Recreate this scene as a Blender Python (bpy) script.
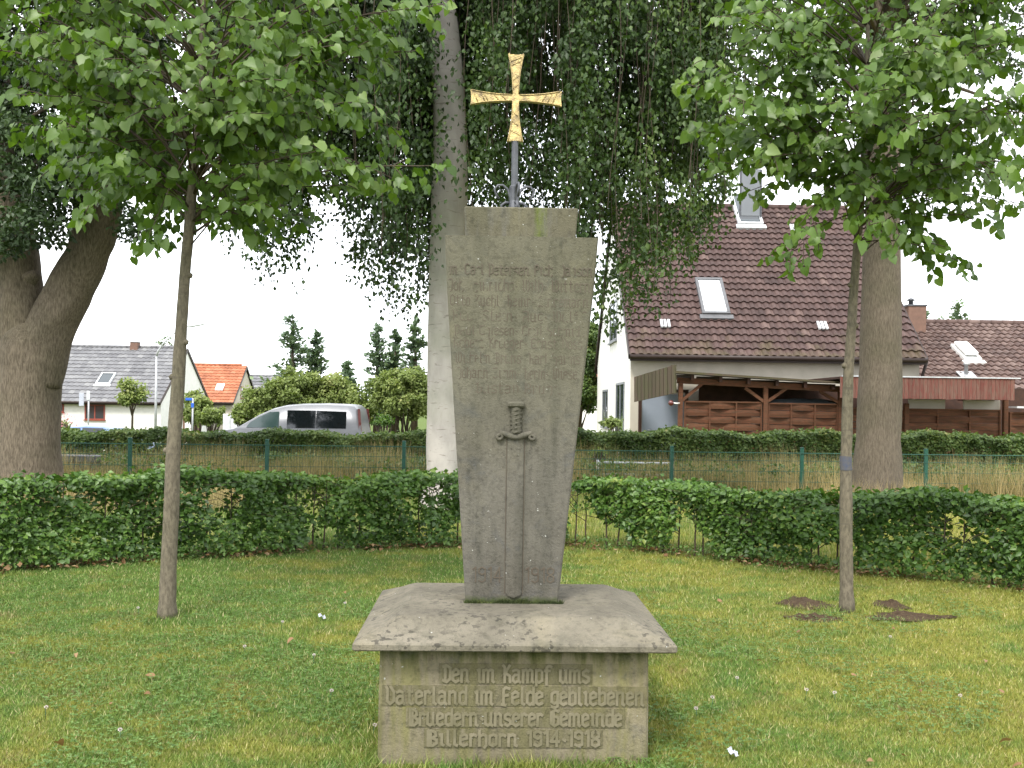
import bpy, math, random
import numpy as np
from mathutils import Vector, Matrix, noise as mnoise
random.seed(7); rng = np.random.default_rng(7)
R = math.radians
for o in list(bpy.data.objects): bpy.data.objects.remove(o)
SC = bpy.context.scene
COL = SC.collection
# ------------------------------------------------------------------ camera
CAM_H, ROLL, HZ = 1.636, R(0.8), 22.0
cd = bpy.data.cameras.new('camera'); cam = bpy.data.objects.new('camera', cd); COL.objects.link(cam)
cd.sensor_width = 36; cd.lens = 36*1000/1024; cd.shift_y = HZ/1024; cd.clip_end = 2000
CM = Matrix.Rotation(R(90), 4, 'X') @ Matrix.Rotation(ROLL, 4, 'Z')
cam.matrix_world = Matrix.Translation((0, 0, CAM_H)) @ CM
SC.camera = cam
# ------------------------------------------------------------------ light
SUN_EL, SUN_AZ = 52, 200      # overcast: high soft sun behind the camera's left
w = bpy.data.worlds.new('World'); SC.world = w; w.use_nodes = True
nt = w.node_tree; nt.nodes.clear()
out = nt.nodes.new('ShaderNodeOutputWorld'); bg = nt.nodes.new('ShaderNodeBackground')
sky = nt.nodes.new('ShaderNodeTexSky'); sky.sky_type = 'NISHITA'; sky.sun_disc = False
sky.sun_elevation = R(SUN_EL); sky.sun_rotation = R(SUN_AZ)
tc = nt.nodes.new('ShaderNodeTexCoord'); nz = nt.nodes.new('ShaderNodeTexNoise')
nz.inputs['Scale'].default_value = 2.2; nz.inputs['Detail'].default_value = 6
rp = nt.nodes.new('ShaderNodeValToRGB')
rp.color_ramp.elements[0].position = 0.35; rp.color_ramp.elements[0].color = (8.6, 8.9, 9.4, 1)
rp.color_ramp.elements[1].position = 0.7; rp.color_ramp.elements[1].color = (10.2, 10.3, 10.4, 1)
mx = nt.nodes.new('ShaderNodeMix'); mx.data_type = 'RGBA'; mx.inputs[0].default_value = 0.9
nt.links.new(tc.outputs['Generated'], nz.inputs['Vector']); nt.links.new(nz.outputs['Fac'], rp.inputs['Fac'])
nt.links.new(sky.outputs['Color'], mx.inputs[6]); nt.links.new(rp.outputs['Color'], mx.inputs[7])
nt.links.new(mx.outputs[2], bg.inputs['Color']); bg.inputs['Strength'].default_value = 0.1
nt.links.new(bg.outputs[0], out.inputs[0])
sd = bpy.data.lights.new('sun', 'SUN'); sd.energy = 1.5; sd.angle = R(14); sd.color = (1, .96, .9)
so = bpy.data.objects.new('sun', sd); COL.objects.link(so)
so.rotation_euler = Vector((math.sin(R(SUN_AZ))*math.cos(R(SUN_EL)), math.cos(R(SUN_AZ))*math.cos(R(SUN_EL)), math.sin(R(SUN_EL)))).to_track_quat('Z', 'Y').to_euler()
SC.view_settings.view_transform = 'Standard'; SC.view_settings.look = 'None'; SC.view_settings.gamma = 1
SC.view_settings.use_curve_mapping = False
SC.view_settings.exposure = 1.65
SC.cycles.max_bounces = 6; SC.cycles.diffuse_bounces = 3; SC.cycles.transparent_max_bounces = 4
# ------------------------------------------------------------------ helpers
C0 = Vector((0, 0, CAM_H)); M3 = CM.to_3x3()
def ray(px, py): return M3 @ Vector(((px-512)/1000, (384-py+HZ)/1000, -1))
def P(px, py, Y):
    d = ray(px, py); return C0 + d*(Y/d.y)
def G(px, py, z=0.0):
    d = ray(px, py); return C0 + d*((z-CAM_H)/d.z)
def onplane(px, py, p0, n):
    d = ray(px, py); return C0 + d*((p0-C0).dot(n)/d.dot(n))
def vnoise(x, y, z=0.0): return mnoise.noise(Vector((x, y, z)))

def link(name, me, mat, parent=None):
    o = bpy.data.objects.new(name, me); COL.objects.link(o)
    if mat is not None:
        for m in (mat if isinstance(mat, (list, tuple)) else [mat]): me.materials.append(m)
    if parent is not None: o.parent = parent
    return o
def tag(o, label=None, cat=None, group=None, kind=None):
    if label: o['label'] = label
    if cat: o['category'] = cat
    if group: o['group'] = group
    if kind: o['kind'] = kind
    return o
def empty(name, loc, rz=0, **k):
    o = bpy.data.objects.new(name, None); COL.objects.link(o); o.location = loc; o.rotation_euler = (0, 0, rz)
    o.empty_display_size = .2
    return tag(o, **k)
class MB:
    def __init__(s): s.v = []; s.f = []; s.sm = []; s.val = []
    def add(s, V, F, smooth=False, val=None):
        b = len(s.v); s.v += [tuple(p) for p in V]; s.f += [tuple(b+i for i in f) for f in F]; s.sm += [smooth]*len(F)
        s.val += [random.random() if val is None else val]*len(F)
    def box(s, c, size, rot=None, taper=1.0, bev=0.0):
        x, y, z = (q/2 for q in size); V = []
        if bev > 0:
            b = min(bev, x*.9, y*.9, z*.9)
            # chamfered box: 24 verts
            F = []; idx = {}
            for sx in (-1, 1):
                for sy in (-1, 1):
                    for sz in (-1, 1):
                        t = taper if sz > 0 else 1
                        idx[(sx, sy, sz, 'x')] = len(V); V.append(Vector((sx*x*t, sy*(y-b)*t, sz*(z-b))))
                        idx[(sx, sy, sz, 'y')] = len(V); V.append(Vector((sx*(x-b)*t, sy*y*t, sz*(z-b))))
                        idx[(sx, sy, sz, 'z')] = len(V); V.append(Vector((sx*(x-b)*t, sy*(y-b)*t, sz*z)))
            for sg in (-1, 1):
                q = [idx[(sg, a, c_, 'x')] for a, c_ in ((-1, -1), (1, -1), (1, 1), (-1, 1))]; F.append(q if sg > 0 else q[::-1])
                q = [idx[(a, sg, c_, 'y')] for a, c_ in ((-1, -1), (1, -1), (1, 1), (-1, 1))]; F.append(q[::-1] if sg > 0 else q)
                q = [idx[(a, c_, sg, 'z')] for a, c_ in ((-1, -1), (1, -1), (1, 1), (-1, 1))]; F.append(q if sg > 0 else q[::-1])
            for a in (-1, 1):
                for c_ in (-1, 1):
                    F.append([idx[(a, c_, -1, 'x')], idx[(a, c_, 1, 'x')], idx[(a, c_, 1, 'y')], idx[(a, c_, -1, 'y')]])
                    F.append([idx[(a, -1, c_, 'x')], idx[(a, 1, c_, 'x')], idx[(a, 1, c_, 'z')], idx[(a, -1, c_, 'z')]])
                    F.append([idx[(-1, a, c_, 'y')], idx[(1, a, c_, 'y')], idx[(1, a, c_, 'z')], idx[(-1, a, c_, 'z')]])
            for k in [(a, b_, c_) for a in (-1, 1) for b_ in (-1, 1) for c_ in (-1, 1)]:
                F.append([idx[k+('x',)], idx[k+('y',)], idx[k+('z',)]])
        else:
            for sz in (-1, 1):
                t = taper if sz > 0 else 1
                for sx, sy in ((-1, -1), (1, -1), (1, 1), (-1, 1)): V.append(Vector((sx*x*t, sy*y*t, sz*z)))
            F = [(3, 2, 1, 0), (4, 5, 6, 7), (0, 1, 5, 4), (1, 2, 6, 5), (2, 3, 7, 6), (3, 0, 4, 7)]
        if rot is not None: V = [rot @ p for p in V]
        c = Vector(c); s.add([p+c for p in V], F); return s
    def bar(s, a, b, w, h=None, up=(0, 0, 1)):
        a = Vector(a); b = Vector(b); d = (b-a); L = d.length; d.normalize(); u = Vector(up)
        if abs(d.dot(u)) > .98: u = Vector((0, 1, 0))
        sx = d.cross(u).normalized(); uz = sx.cross(d)
        m = Matrix((sx, d, uz)).transposed(); return s.box((a+b)/2, (w, L, h or w), rot=m)
    def tube(s, pts, rad, n=8, cap=True, jit=0.0, smooth=True):
        pts = [Vector(p) for p in pts]
        if not isinstance(rad, (list, tuple)): rad = [rad]*len(pts)
        V = []; F = []; ref = Vector((0, 1, .13)).normalized()
        for i, p in enumerate(pts):
            t = (pts[min(i+1, len(pts)-1)] - pts[max(i-1, 0)]).normalized()
            if abs(t.dot(ref)) > .97: r2 = Vector((1, 0, 0))
            else: r2 = ref
            x = t.cross(r2).normalized(); y = t.cross(x)
            for k in range(n):
                a = 2*math.pi*k/n
                r = rad[i]*(1+(jit*vnoise(math.cos(a)*1.7+i*.21, math.sin(a)*1.7+p.z*.9, p.x*3) if jit else 0))
                V.append(p + x*(math.cos(a)*r) + y*(math.sin(a)*r))
        for i in range(len(pts)-1):
            for k in range(n):
                k2 = (k+1) % n; F.append((i*n+k, i*n+k2, (i+1)*n+k2, (i+1)*n+k))
        if cap: F.append(tuple(range(n))[::-1]); F.append(tuple((len(pts)-1)*n+k for k in range(n)))
        s.add(V, F, smooth); return s
    def prism(s, pts, axis_vec):
        n = len(pts); a = Vector(axis_vec); V = [Vector(p) for p in pts] + [Vector(p)+a for p in pts]
        F = [tuple(range(n))[::-1], tuple(range(n, 2*n))] + [(i, (i+1) % n, n+(i+1) % n, n+i) for i in range(n)]
        s.add(V, F); return s
    def quad(s, a, b, c, d, val=None): s.add([a, b, c, d], [(0, 1, 2, 3)], val=val); return s
    def build(s, name, mat, parent=None):
        me = bpy.data.meshes.new(name); me.from_pydata([tuple(p) for p in s.v], [], s.f)
        me.polygons.foreach_set('use_smooth', s.sm)
        at = me.attributes.new('var', 'FLOAT', 'FACE'); at.data.foreach_set('value', s.val)
        me.validate(); me.update()
        import bmesh
        b = bmesh.new(); b.from_mesh(me); bmesh.ops.recalc_face_normals(b, faces=b.faces); b.to_mesh(me); b.free()
        return link(name, me, mat, parent)
def npmesh(name, V, nper, faces, var, mat, parent=None):
    """V: (N,k,3) copies of a template whose faces (lists) are given; one value per copy"""
    N, k = V.shape[:2]
    me = bpy.data.meshes.new(name)
    lens = np.array([len(f) for f in faces]); flat = np.concatenate([np.array(f) for f in faces])
    loops = (flat[None, :] + (np.arange(N)*k)[:, None]).ravel()
    tot = np.tile(lens, N); st = np.concatenate([[0], np.cumsum(tot)[:-1]])
    me.vertices.add(N*k); me.vertices.foreach_set('co', V.reshape(-1).astype(np.float32))
    me.loops.add(len(loops)); me.loops.foreach_set('vertex_index', loops.astype(np.int32))
    me.polygons.add(len(tot)); me.polygons.foreach_set('loop_start', st.astype(np.int32))
    try: me.polygons.foreach_set('loop_total', tot.astype(np.int32))
    except Exception: pass
    at = me.attributes.new('var', 'FLOAT', 'FACE'); at.data.foreach_set('value', np.repeat(var, len(faces)).astype(np.float32))
    me.update(calc_edges=True); me.validate()
    return link(name, me, mat, parent)
LEAF_S = (np.array([(0, 0, 0), (-.34, .45, .1), (0, 1, -.06), (.34, .45, .1)], float), [(0, 2, 1), (0, 3, 2)])
LEAF_H = (np.array([(0, 0, 0), (0, .5, -.04), (0, 1.02, -.2), (-.3, -.12, .05), (-.5, .22, .1), (-.36, .62, .02),
                    (.3, -.12, .05), (.5, .22, .1), (.36, .62, .02)], float),
          [(0, 1, 4, 3), (1, 2, 5, 4), (0, 6, 7, 1), (1, 7, 8, 2)])
def norm(a): return a/np.maximum(np.linalg.norm(a, axis=-1, keepdims=True), 1e-9)
def leaves(name, pos, ax, nrm, size, var, tmpl, mat, parent=None):
    T, F = tmpl; ax = norm(ax); side = norm(np.cross(ax, nrm)); n = np.cross(side, ax)
    curl = rng.uniform(.4, 1.8, len(pos))
    V = pos[:, None, :] + size[:, None, None]*(T[None, :, 0, None]*side[:, None, :] + T[None, :, 1, None]*ax[:, None, :]
        + (T[None, :, 2, None]*curl[:, None, None])*n[:, None, :])
    return npmesh(name, V, len(T), F, var, mat, parent)
def rv(n, s=1.0): return rng.normal(0, s, (n, 3))
# ------------------------------------------------------------------ materials
class NG:
    def __init__(s, name):
        s.m = bpy.data.materials.new(name); s.m.use_nodes = True; s.t = s.m.node_tree; s.t.nodes.clear()
        s.out = s.t.nodes.new('ShaderNodeOutputMaterial'); s.tc = s.t.nodes.new('ShaderNodeTexCoord')
    def n(s, typ, **inp):
        nd = s.t.nodes.new('ShaderNode'+typ)
        for k, v in inp.items():
            if k.startswith('_'): setattr(nd, k[1:], v); continue
            s.set(nd.inputs[k.replace('__', ' ')], v)
        return nd
    def set(s, sock, v):
        if isinstance(v, bpy.types.NodeSocket): s.t.links.new(v, sock)
        elif isinstance(v, (tuple, list)) and sock.type == 'RGBA' and len(v) == 3: sock.default_value = (*v, 1)
        else: sock.default_value = v
    def coord(s, sc=(1, 1, 1), world=False):
        if world:
            g = s.n('NewGeometry'); src = g.outputs['Position']
        else: src = s.tc.outputs['Object']
        mp = s.n('Mapping', Vector=src); mp.inputs['Scale'].default_value = sc; return mp.outputs[0]
    def noise(s, scale=5, detail=4, rough=.55, sc=(1, 1, 1), dist=0, world=False):
        nd = s.n('TexNoise', Vector=s.coord(sc, world), Scale=scale, Detail=detail, Roughness=rough, Distortion=dist); return nd.outputs['Fac']
    def ramp(s, fac, els, interp='LINEAR'):
        nd = s.n('ValToRGB', Fac=fac); r = nd.color_ramp; r.interpolation = interp
        while len(r.elements) < len(els): r.elements.new(.5)
        for e, (p, c) in zip(r.elements, els): e.position = p; e.color = (*c, 1) if len(c) == 3 else c
        return nd.outputs[0]
    def mask(s, fac, lo, hi):
        nd = s.n('MapRange', Value=fac); nd.inputs[1].default_value = lo; nd.inputs[2].default_value = hi; return nd.outputs[0]
    def mix(s, f, a, b, mode='MIX'):
        nd = s.t.nodes.new('ShaderNodeMix'); nd.data_type = 'RGBA'; nd.blend_type = mode
        s.set(nd.inputs[0], f); s.set(nd.inputs[6], a); s.set(nd.inputs[7], b); return nd.outputs[2]
    def math(s, op, a, b=0.0):
        nd = s.n('Math', _operation=op); s.set(nd.inputs[0], a); s.set(nd.inputs[1], b); return nd.outputs[0]
    def sep(s, world=False):
        src = s.n('NewGeometry').outputs['Position'] if world else s.tc.outputs['Object']
        nd = s.n('SeparateXYZ', Vector=src); return nd.outputs
    def attr(s, name='var'): return s.n('Attribute', _attribute_name=name).outputs['Fac']
    def bsdf(s, col, rough=.8, spec=.3, metal=0, bump=None, bs=.3, bd=.01):
        p = s.n('BsdfPrincipled'); s.set(p.inputs['Base Color'], col); s.set(p.inputs['Roughness'], rough)
        s.set(p.inputs['Specular IOR Level'], spec); s.set(p.inputs['Metallic'], metal)
        if bump is not None:
            b = s.n('Bump', Strength=bs, Distance=bd, Height=bump); s.t.links.new(b.outputs[0], p.inputs['Normal'])
        return p.outputs[0]
    def done(s, sh): s.t.links.new(sh, s.out.inputs[0]); return s.m
def simple(name, c1, c2=None, scale=6, rough=.7, spec=.3, metal=0, bs=.2, bd=.005, sc=(1, 1, 1), var=0.0, detail=5):
    g = NG(name); c2 = c2 or tuple(x*.7 for x in c1)
    nf = g.noise(scale, detail, .6, sc)
    col = g.ramp(nf, [(.3, c2), (.7, c1)])
    if var: col = g.mix(g.mask(g.attr(), 0, 1/var), col, tuple(x*.35 for x in c1))
    return g.done(g.bsdf(col, rough, spec, metal, g.noise(scale*6, 3, .6, sc), bs, bd))
def leafmat(name, els, transl=.35, rough=.5, clump=1.2, spec=.35):
    g = NG(name)
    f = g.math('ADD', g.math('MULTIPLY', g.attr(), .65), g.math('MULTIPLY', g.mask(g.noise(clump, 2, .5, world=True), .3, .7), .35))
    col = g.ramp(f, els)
    p = g.bsdf(col, rough, spec)
    tr = g.n('BsdfTranslucent'); g.set(tr.inputs['Color'], g.mix(1.0, col, (1.0, 1.1, .45), 'MULTIPLY'))
    mxs = g.n('MixShader', Fac=transl); g.t.links.new(p, mxs.inputs[1]); g.t.links.new(tr.outputs[0], mxs.inputs[2])
    return g.done(mxs.outputs[0])
def glass(name, c=(.03, .04, .045), rough=.05):
    g = NG(name); return g.done(g.bsdf(c, rough, .8))
M = {}
M['lime'] = leafmat('lime_leaf', [(0, (.036, .072, .012)), (.4, (.074, .14, .019)), (.75, (.125, .205, .032)), (1, (.26, .33, .13))], .45, .45, 1.6, .5)
M['beech'] = leafmat('beech_leaf', [(0, (.008, .018, .005)), (.5, (.032, .065, .011)), (.85, (.09, .14, .03)), (1, (.24, .29, .10))], .3, .5, .9)
M['maple'] = leafmat('maple_leaf', [(0, (.012, .024, .009)), (.5, (.04, .07, .025)), (.85, (.09, .14, .055)), (1, (.20, .26, .13))], .25, .5, .9)
M['hornbeam'] = leafmat('hornbeam_leaf', [(0, (.024, .055, .010)), (.5, (.065, .135, .020)), (.85, (.13, .22, .035)), (1, (.34, .36, .10))], .3, .45, 1.3, .5)
M['privet'] = leafmat('privet_leaf', [(0, (.03, .06, .014)), (.5, (.08, .13, .03)), (.85, (.15, .20, .05)), (1, (.30, .26, .10))], .3, .5, 1.0)
M['olive'] = leafmat('olive_shrub_leaf', [(0, (.07, .10, .025)), (.5, (.16, .21, .055)), (.85, (.25, .29, .09)), (1, (.34, .31, .15))], .3, .6, .6)
M['conifer'] = leafmat('conifer_needles', [(0, (.07, .11, .07)), (.5, (.13, .19, .11)), (1, (.22, .29, .15))], .15, .7, .6)
M['straw'] = leafmat('dry_straw', [(0, (.13, .13, .045)), (.4, (.27, .21, .095)), (.8, (.50, .40, .21)), (1, (.30, .17, .09))], .2, .8, .8)
def grassmat(name):
    g = NG(name)
    big = g.noise(.55, 4, .6, world=True); mid = g.noise(2.4, 4, .65, world=True)
    x = g.sep(world=True)[0]
    green = g.ramp(g.attr(), [(0, (.066, .13, .024)), (.45, (.12, .215, .038)), (.78, (.19, .295, .065)), (.9, (.38, .36, .17)), (1, (.46, .40, .22))])
    yel = g.ramp(g.attr(), [(0, (.125, .15, .026)), (.45, (.225, .25, .042)), (.8, (.34, .34, .085)), (1, (.48, .40, .2))])
    f = g.math('ADD', g.math('MULTIPLY', big, .42), g.math('MULTIPLY', mid, .58))
    f = g.math('ADD', f, g.math('MULTIPLY', x, .013))
    col = g.mix(g.mask(f, .44, .58), green, yel)
    col = g.mix(g.mask(g.noise(5, 5, .7, (1, 1, 1), world=True), .50, .68), col, g.mix(1.0, col, (.68, .74, .64), 'MULTIPLY'))
    col = g.mix(g.math('MULTIPLY', g.mask(g.noise(2.3, 6, .78, (1, 1, 1), world=True), .57, .68), .8), col, (.24, .165, .08))
    p = g.bsdf(col, .6, .3); tr = g.n('BsdfTranslucent'); g.set(tr.inputs['Color'], col)
    m_ = g.n('MixShader', Fac=.3); g.t.links.new(p, m_.inputs[1]); g.t.links.new(tr.outputs[0], m_.inputs[2])
    return g.done(m_.outputs[0])
M['mossm'] = leafmat('moss', [(0, (.018, .03, .008)), (.6, (.04, .055, .014)), (1, (.12, .14, .04))], .1, .9, 8)
M['grass'] = grassmat('lawn_grass')
def groundmat():
    g = NG('lawn_soil_and_moss')
    big = g.noise(.55, 4, .6, world=True); mid = g.noise(2.4, 4, .65, world=True); x = g.sep(world=True)[0]
    f = g.math('ADD', g.math('ADD', g.math('MULTIPLY', big, .5), g.math('MULTIPLY', mid, .5)), g.math('MULTIPLY', x, .018))
    col = g.mix(g.mask(f, .44, .58), (.08, .12, .024), (.19, .185, .034))
    col = g.mix(g.mask(g.noise(40, 4, .7, world=True), .5, .7), col, (.07, .055, .025))
    return g.done(g.bsdf(col, .95, .1, 0, g.noise(60, 4, .7, world=True), .8, .02))
M['ground'] = groundmat()
M['soil'] = simple('bare_soil', (.10, .07, .043), (.045, .03, .02), 24, .95, .1, bs=.9, bd=.02)
M['asphalt'] = simple('asphalt', (.055, .055, .056), (.045, .045, .045), 40, .9, .2)
M['clover'] = leafmat('clover_leaf', [(0, (.055, .11, .025)), (.6, (.10, .18, .04)), (1, (.17, .26, .08))], .3, .5, 1.3)
M['brownleaf'] = leafmat('dead_leaf', [(0, (.09, .045, .022)), (.5, (.20, .11, .05)), (.8, (.33, .22, .12)), (1, (.45, .35, .22))], .2, .7, 2)
def stone(kind):
    g = NG('sandstone_'+kind)
    a = g.noise(2.6, 6, .6, (1, 1, .7)); b = g.noise(34, 5, .7); st = g.noise(5, 5, .6, (3.0, 3.0, .35), .4)
    z = g.sep()[2]; x = g.sep()[0]
    if kind == 'stele':
        col = g.ramp(a, [(.3, (.085, .078, .062)), (.52, (.108, .100, .082)), (.72, (.140, .130, .106))])
        col = g.mix(g.mask(g.noise(6, 6, .65, (1, 1, 1.2), .6), .54, .74), col, (.075, .075, .073))
        col = g.mix(g.math('MULTIPLY', g.mask(z, 1.3, 1.9), .38), col, (.118, .113, .062))
        moss = g.math('MULTIPLY', g.mask(g.math('ADD', z, g.math('MULTIPLY', b, .05)), .722, .69), .95)
        col = g.mix(moss, col, (.045, .06, .015))
    elif kind == 'plinth':
        col = g.ramp(a, [(.3, (.13, .113, .076)), (.5, (.175, .152, .102)), (.72, (.23, .2, .135))])
        col = g.mix(g.math('MULTIPLY', g.mask(st, .42, .62), .6), col, (.15, .145, .045))
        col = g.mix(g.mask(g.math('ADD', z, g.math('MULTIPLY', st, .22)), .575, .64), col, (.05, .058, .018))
        col = g.mix(g.math('MULTIPLY', g.mask(g.noise(9, 5, .7), .56, .7), .45), col, (.12, .115, .095))
    elif kind == 'recess':
        col = g.ramp(st, [(.3, (.14, .124, .08)), (.6, (.118, .108, .054)), (.75, (.17, .15, .10))])
    elif kind == 'slab':
        col = g.ramp(a, [(.3, (.10, .09, .068)), (.52, (.145, .13, .098)), (.74, (.19, .17, .13))])
        spots = g.math('MULTIPLY', g.mask(g.noise(30, 3, .5), .58, .62), g.mask(g.noise(2.6, 2, .5), .47, .56))
        col = g.mix(g.math('MULTIPLY', spots, .8), col, (.055, .05, .04))
        col = g.mix(g.mask(g.noise(13, 4, .6, (1, 1.3, 1)), .73, .76), col, (.5, .5, .47))
    else:
        col = g.ramp(a, [(.3, (.085, .078, .052)), (.7, (.13, .12, .08))])
        band = g.math('MULTIPLY', g.mask(g.math('ABSOLUTE', g.math('SUBTRACT', g.math('ADD', x, g.math('MULTIPLY', b, .02)), .125)), .036, .018), g.mask(b, .2, .55))
        col = g.mix(g.math('MULTIPLY', band, .75), col, (.105, .135, .022))
        col = g.mix(g.mask(g.noise(7, 4, .6, (3, 3, .4)), .5, .7), col, (.11, .105, .085))
    col = g.mix(g.mask(b, .5, .72), col, g.mix(1.0, col, (.6, .6, .6), 'MULTIPLY'))
    col = g.mix(g.mask(g.noise(150, 3, .6), .60, .75), col, g.mix(1.0, col, (1.3, 1.3, 1.25), 'MULTIPLY'))
    col = g.mix(g.math('MULTIPLY', g.mask(g.noise(3.4, 5, .62, (2.6, 2.6, .28), .5), .50, .66), .7), col, g.mix(1.0, col, (.66, .68, .66), 'MULTIPLY'))
    col = g.mix(g.math('MULTIPLY', g.mask(g.noise(1.9, 5, .6, (1.2, 1.2, .8), .9), .55, .68), .5), col, g.mix(1.0, col, (1.28, 1.25, 1.12), 'MULTIPLY'))
    col = g.mix(g.mask(g.noise(16, 5, .7, (1, 1, .5), .7), .55, .72), col, g.mix(1.0, col, (.68, .69, .7), 'MULTIPLY'))
    col = g.mix(g.mask(g.noise(55, 2, .5), .74, .78), col, (.36, .36, .33))
    h = g.math('ADD', g.noise(90, 4, .7), g.math('MULTIPLY', a, 2.0))
    return g.done(g.bsdf(col, .9, .2, 0, h, .9, .006))
for k in ('stele', 'plinth', 'recess', 'slab', 'cap'): M['st_'+k] = stone(k)
M['letter'] = simple('weathered_letter', (.185, .163, .11), (.115, .105, .06), 12, .9, .2)
M['letter_dim'] = simple('faded_letter', (.066, .053, .040), (.10, .086, .065), 9, .9, .2, detail=3)
M['gold'] = simple('gilded_metal', (.47, .36, .15), (.15, .115, .065), 30, .36, .5, .75, bs=.8, bd=.004)
M['iron'] = simple('wrought_iron', (.085, .09, .10), (.05, .052, .06), 20, .5, .5, .3)
def bark(name, c1, c2, sx=9, sz=1.2, bs=.8, bd=.03, rough=.95, marks=None):
    g = NG(name); f = g.noise(2.2, 6, .65, (sx, sx, sz), .3); l = g.noise(1.3, 3, .5)
    col = g.ramp(f, [(.34, c2), (.62, c1)]); col = g.mix(g.mask(l, .45, .7), col, g.mix(1.0, col, (.75, .8, .72), 'MULTIPLY'))
    if marks:
        col = g.mix(g.math('MULTIPLY', g.mask(g.noise(2.4, 4, .6, (1.6, 1.6, 9), .8), .60, .68), .7), col, marks)
    return g.done(g.bsdf(col, rough, .2, 0, f, bs, bd))
M['bark_big'] = bark('rugged_bark', (.17, .138, .10), (.07, .056, .04), 22, 4.5)
M['bark_grey'] = bark('grey_brown_bark', (.155, .128, .095), (.08, .065, .049), 26, 4.5, 1.0)
M['bark_beech'] = bark('smooth_pale_bark', (.44, .405, .365), (.34, .315, .285), 2, 1.0, .25, .01, .85, (.14, .12, .10))
M['bark_lime'] = bark('young_lime_bark', (.15, .128, .09), (.075, .064, .045), 22, 9, .6, .008, .8, (.07, .06, .045))
M['twig'] = simple('twig', (.07, .05, .03), (.04, .03, .02), 10)
def tilemat(name, els, moss=None, bump=.3):
    g = NG(name); col = g.ramp(g.attr(), els)
    col = g.mix(g.mask(g.noise(.9, 5, .65, (1, 1, 1)), .5, .75), col, g.mix(1.0, col, (.6, .6, .62), 'MULTIPLY'))
    col = g.mix(g.mask(g.noise(14, 5, .7), .62, .8), col, g.mix(1.0, col, (1.5, 1.45, 1.4), 'MULTIPLY'))
    if moss: col = g.mix(g.math('MULTIPLY', g.mask(g.math('ADD', g.sep(world=True)[2], g.math('MULTIPLY', g.noise(1.6, 4, .6), 3.0)), 5.2, 4.6), .4), col, moss)
    return g.done(g.bsdf(col, .75, .3, 0, g.noise(30, 4, .7), bump, .01))
M['tile_brown'] = tilemat('brown_pantile', [(0, (.052, .031, .027)), (.5, (.068, .041, .036)), (.95, (.084, .052, .045)), (1, (.12, .08, .068))], (.07, .062, .018))
M['tile_brown2'] = tilemat('faded_brown_pantile', [(0, (.075, .047, .040)), (.5, (.10, .064, .054)), (1, (.15, .105, .09))])
M['tile_grey'] = tilemat('grey_tile', [(0, (.12, .12, .125)), (.6, (.15, .15, .155)), (1, (.19, .19, .19))])
M['tile_orange'] = tilemat('orange_tile', [(0, (.27, .095, .045)), (.6, (.33, .12, .06)), (1, (.38, .15, .08))])
M['render_white'] = simple('white_render', (.70, .69, .66), (.60, .59, .56), 3, .9, .2)
M['render_cream'] = simple('cream_render', (.46, .42, .35), (.38, .35, .29), 2, .9, .2)
M['brick'] = simple('orange_brick', (.50, .20, .11), (.36, .14, .08), 8, .9, .2)
M['brownwood'] = simple('red_stained_wood', (.15, .056, .028), (.06, .038, .02), 5, .8, .25, sc=(1, 1, 6), var=.35)
M['fascia'] = simple('peeling_red_boards', (.17, .045, .035), (.17, .115, .085), 7, .8, .25, sc=(4, 4, .7), var=.4)
M['mossboard'] = simple('mossy_grey_boards', (.095, .065, .05), (.07, .07, .033), 3, .85, .2, sc=(1.5, 1.5, .5), var=.35)
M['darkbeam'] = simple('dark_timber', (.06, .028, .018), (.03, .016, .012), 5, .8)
M['gutter'] = simple('brown_gutter', (.035, .022, .018), None, 4, .5)
M['greysheet'] = simple('grey_sheet_metal', (.15, .16, .175), (.12, .13, .14), 2, .5, .5)
M['whitepaint'] = simple('white_paint', (.78, .78, .76), (.66, .66, .64), 4, .5, .4)
M['whitemetal'] = simple('pale_zinc', (.55, .56, .57), (.42, .43, .44), 5, .5, .5)
M['redwood'] = simple('red_brown_window_wood', (.28, .07, .05), None, 4, .5)
M['greenpaint'] = simple('dark_green_paint', (.012, .085, .055), (.008, .06, .04), 4, .5, .4)
M['wire'] = simple('green_wire', (.03, .10, .07), None, 4, .6, .3)
M['galv'] = simple('galvanised_steel', (.42, .43, .44), None, 5, .5, .5, .3)
M['glass'] = glass('window_glass'); M['glass_bright'] = glass('painted_sky_glass', (.55, .58, .6), .08)  # pale base colour of the bright glass paints in the sky's reflection
M['glass_tint'] = glass('tinted_car_glass', (.006, .008, .009), .04); M['glass_green'] = glass('green_car_glass', (.03, .055, .05), .05)
g_ = NG('silver_car_paint'); M['silver'] = g_.done(g_.bsdf(g_.ramp(g_.noise(3, 3), [(.3, (.15, .155, .165)), (.7, (.175, .18, .19))]), .32, .5, .3))
g_ = NG('blue_car_paint'); M['blue'] = g_.done(g_.bsdf((.10, .16, .28), .3, .6, .3))
M['rubber'] = simple('black_rubber', (.02, .02, .02), None, 10, .8)
M['redlamp'] = simple('red_lens', (.11, .022, .018), None, 5, .3, .6)
M['bluesign'] = simple('blue_sign', (.03, .12, .55), None, 4, .5)
M['pinkbrick'] = simple('pinkish_brick', (.17, .10, .075), (.13, .08, .06), 6, .9)
M['curtain'] = simple('net_curtain', (.6, .58, .54), (.45, .43, .4), 12, .9)
M['bluepaint'] = simple('faded_blue_paint', (.05, .062, .10), (.095, .085, .065), 24, .8)
M['flower'] = simple('clover_flower', (.72, .62, .64), (.5, .38, .42), 80, .8)
M['pinkflower'] = leafmat('pink_petals', [(0, (.4, .12, .16)), (1, (.7, .35, .38))], .2, .7, 1)
M['paper'] = simple('white_paper', (.42, .44, .5), (.3, .31, .36), 30, .8)
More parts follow.
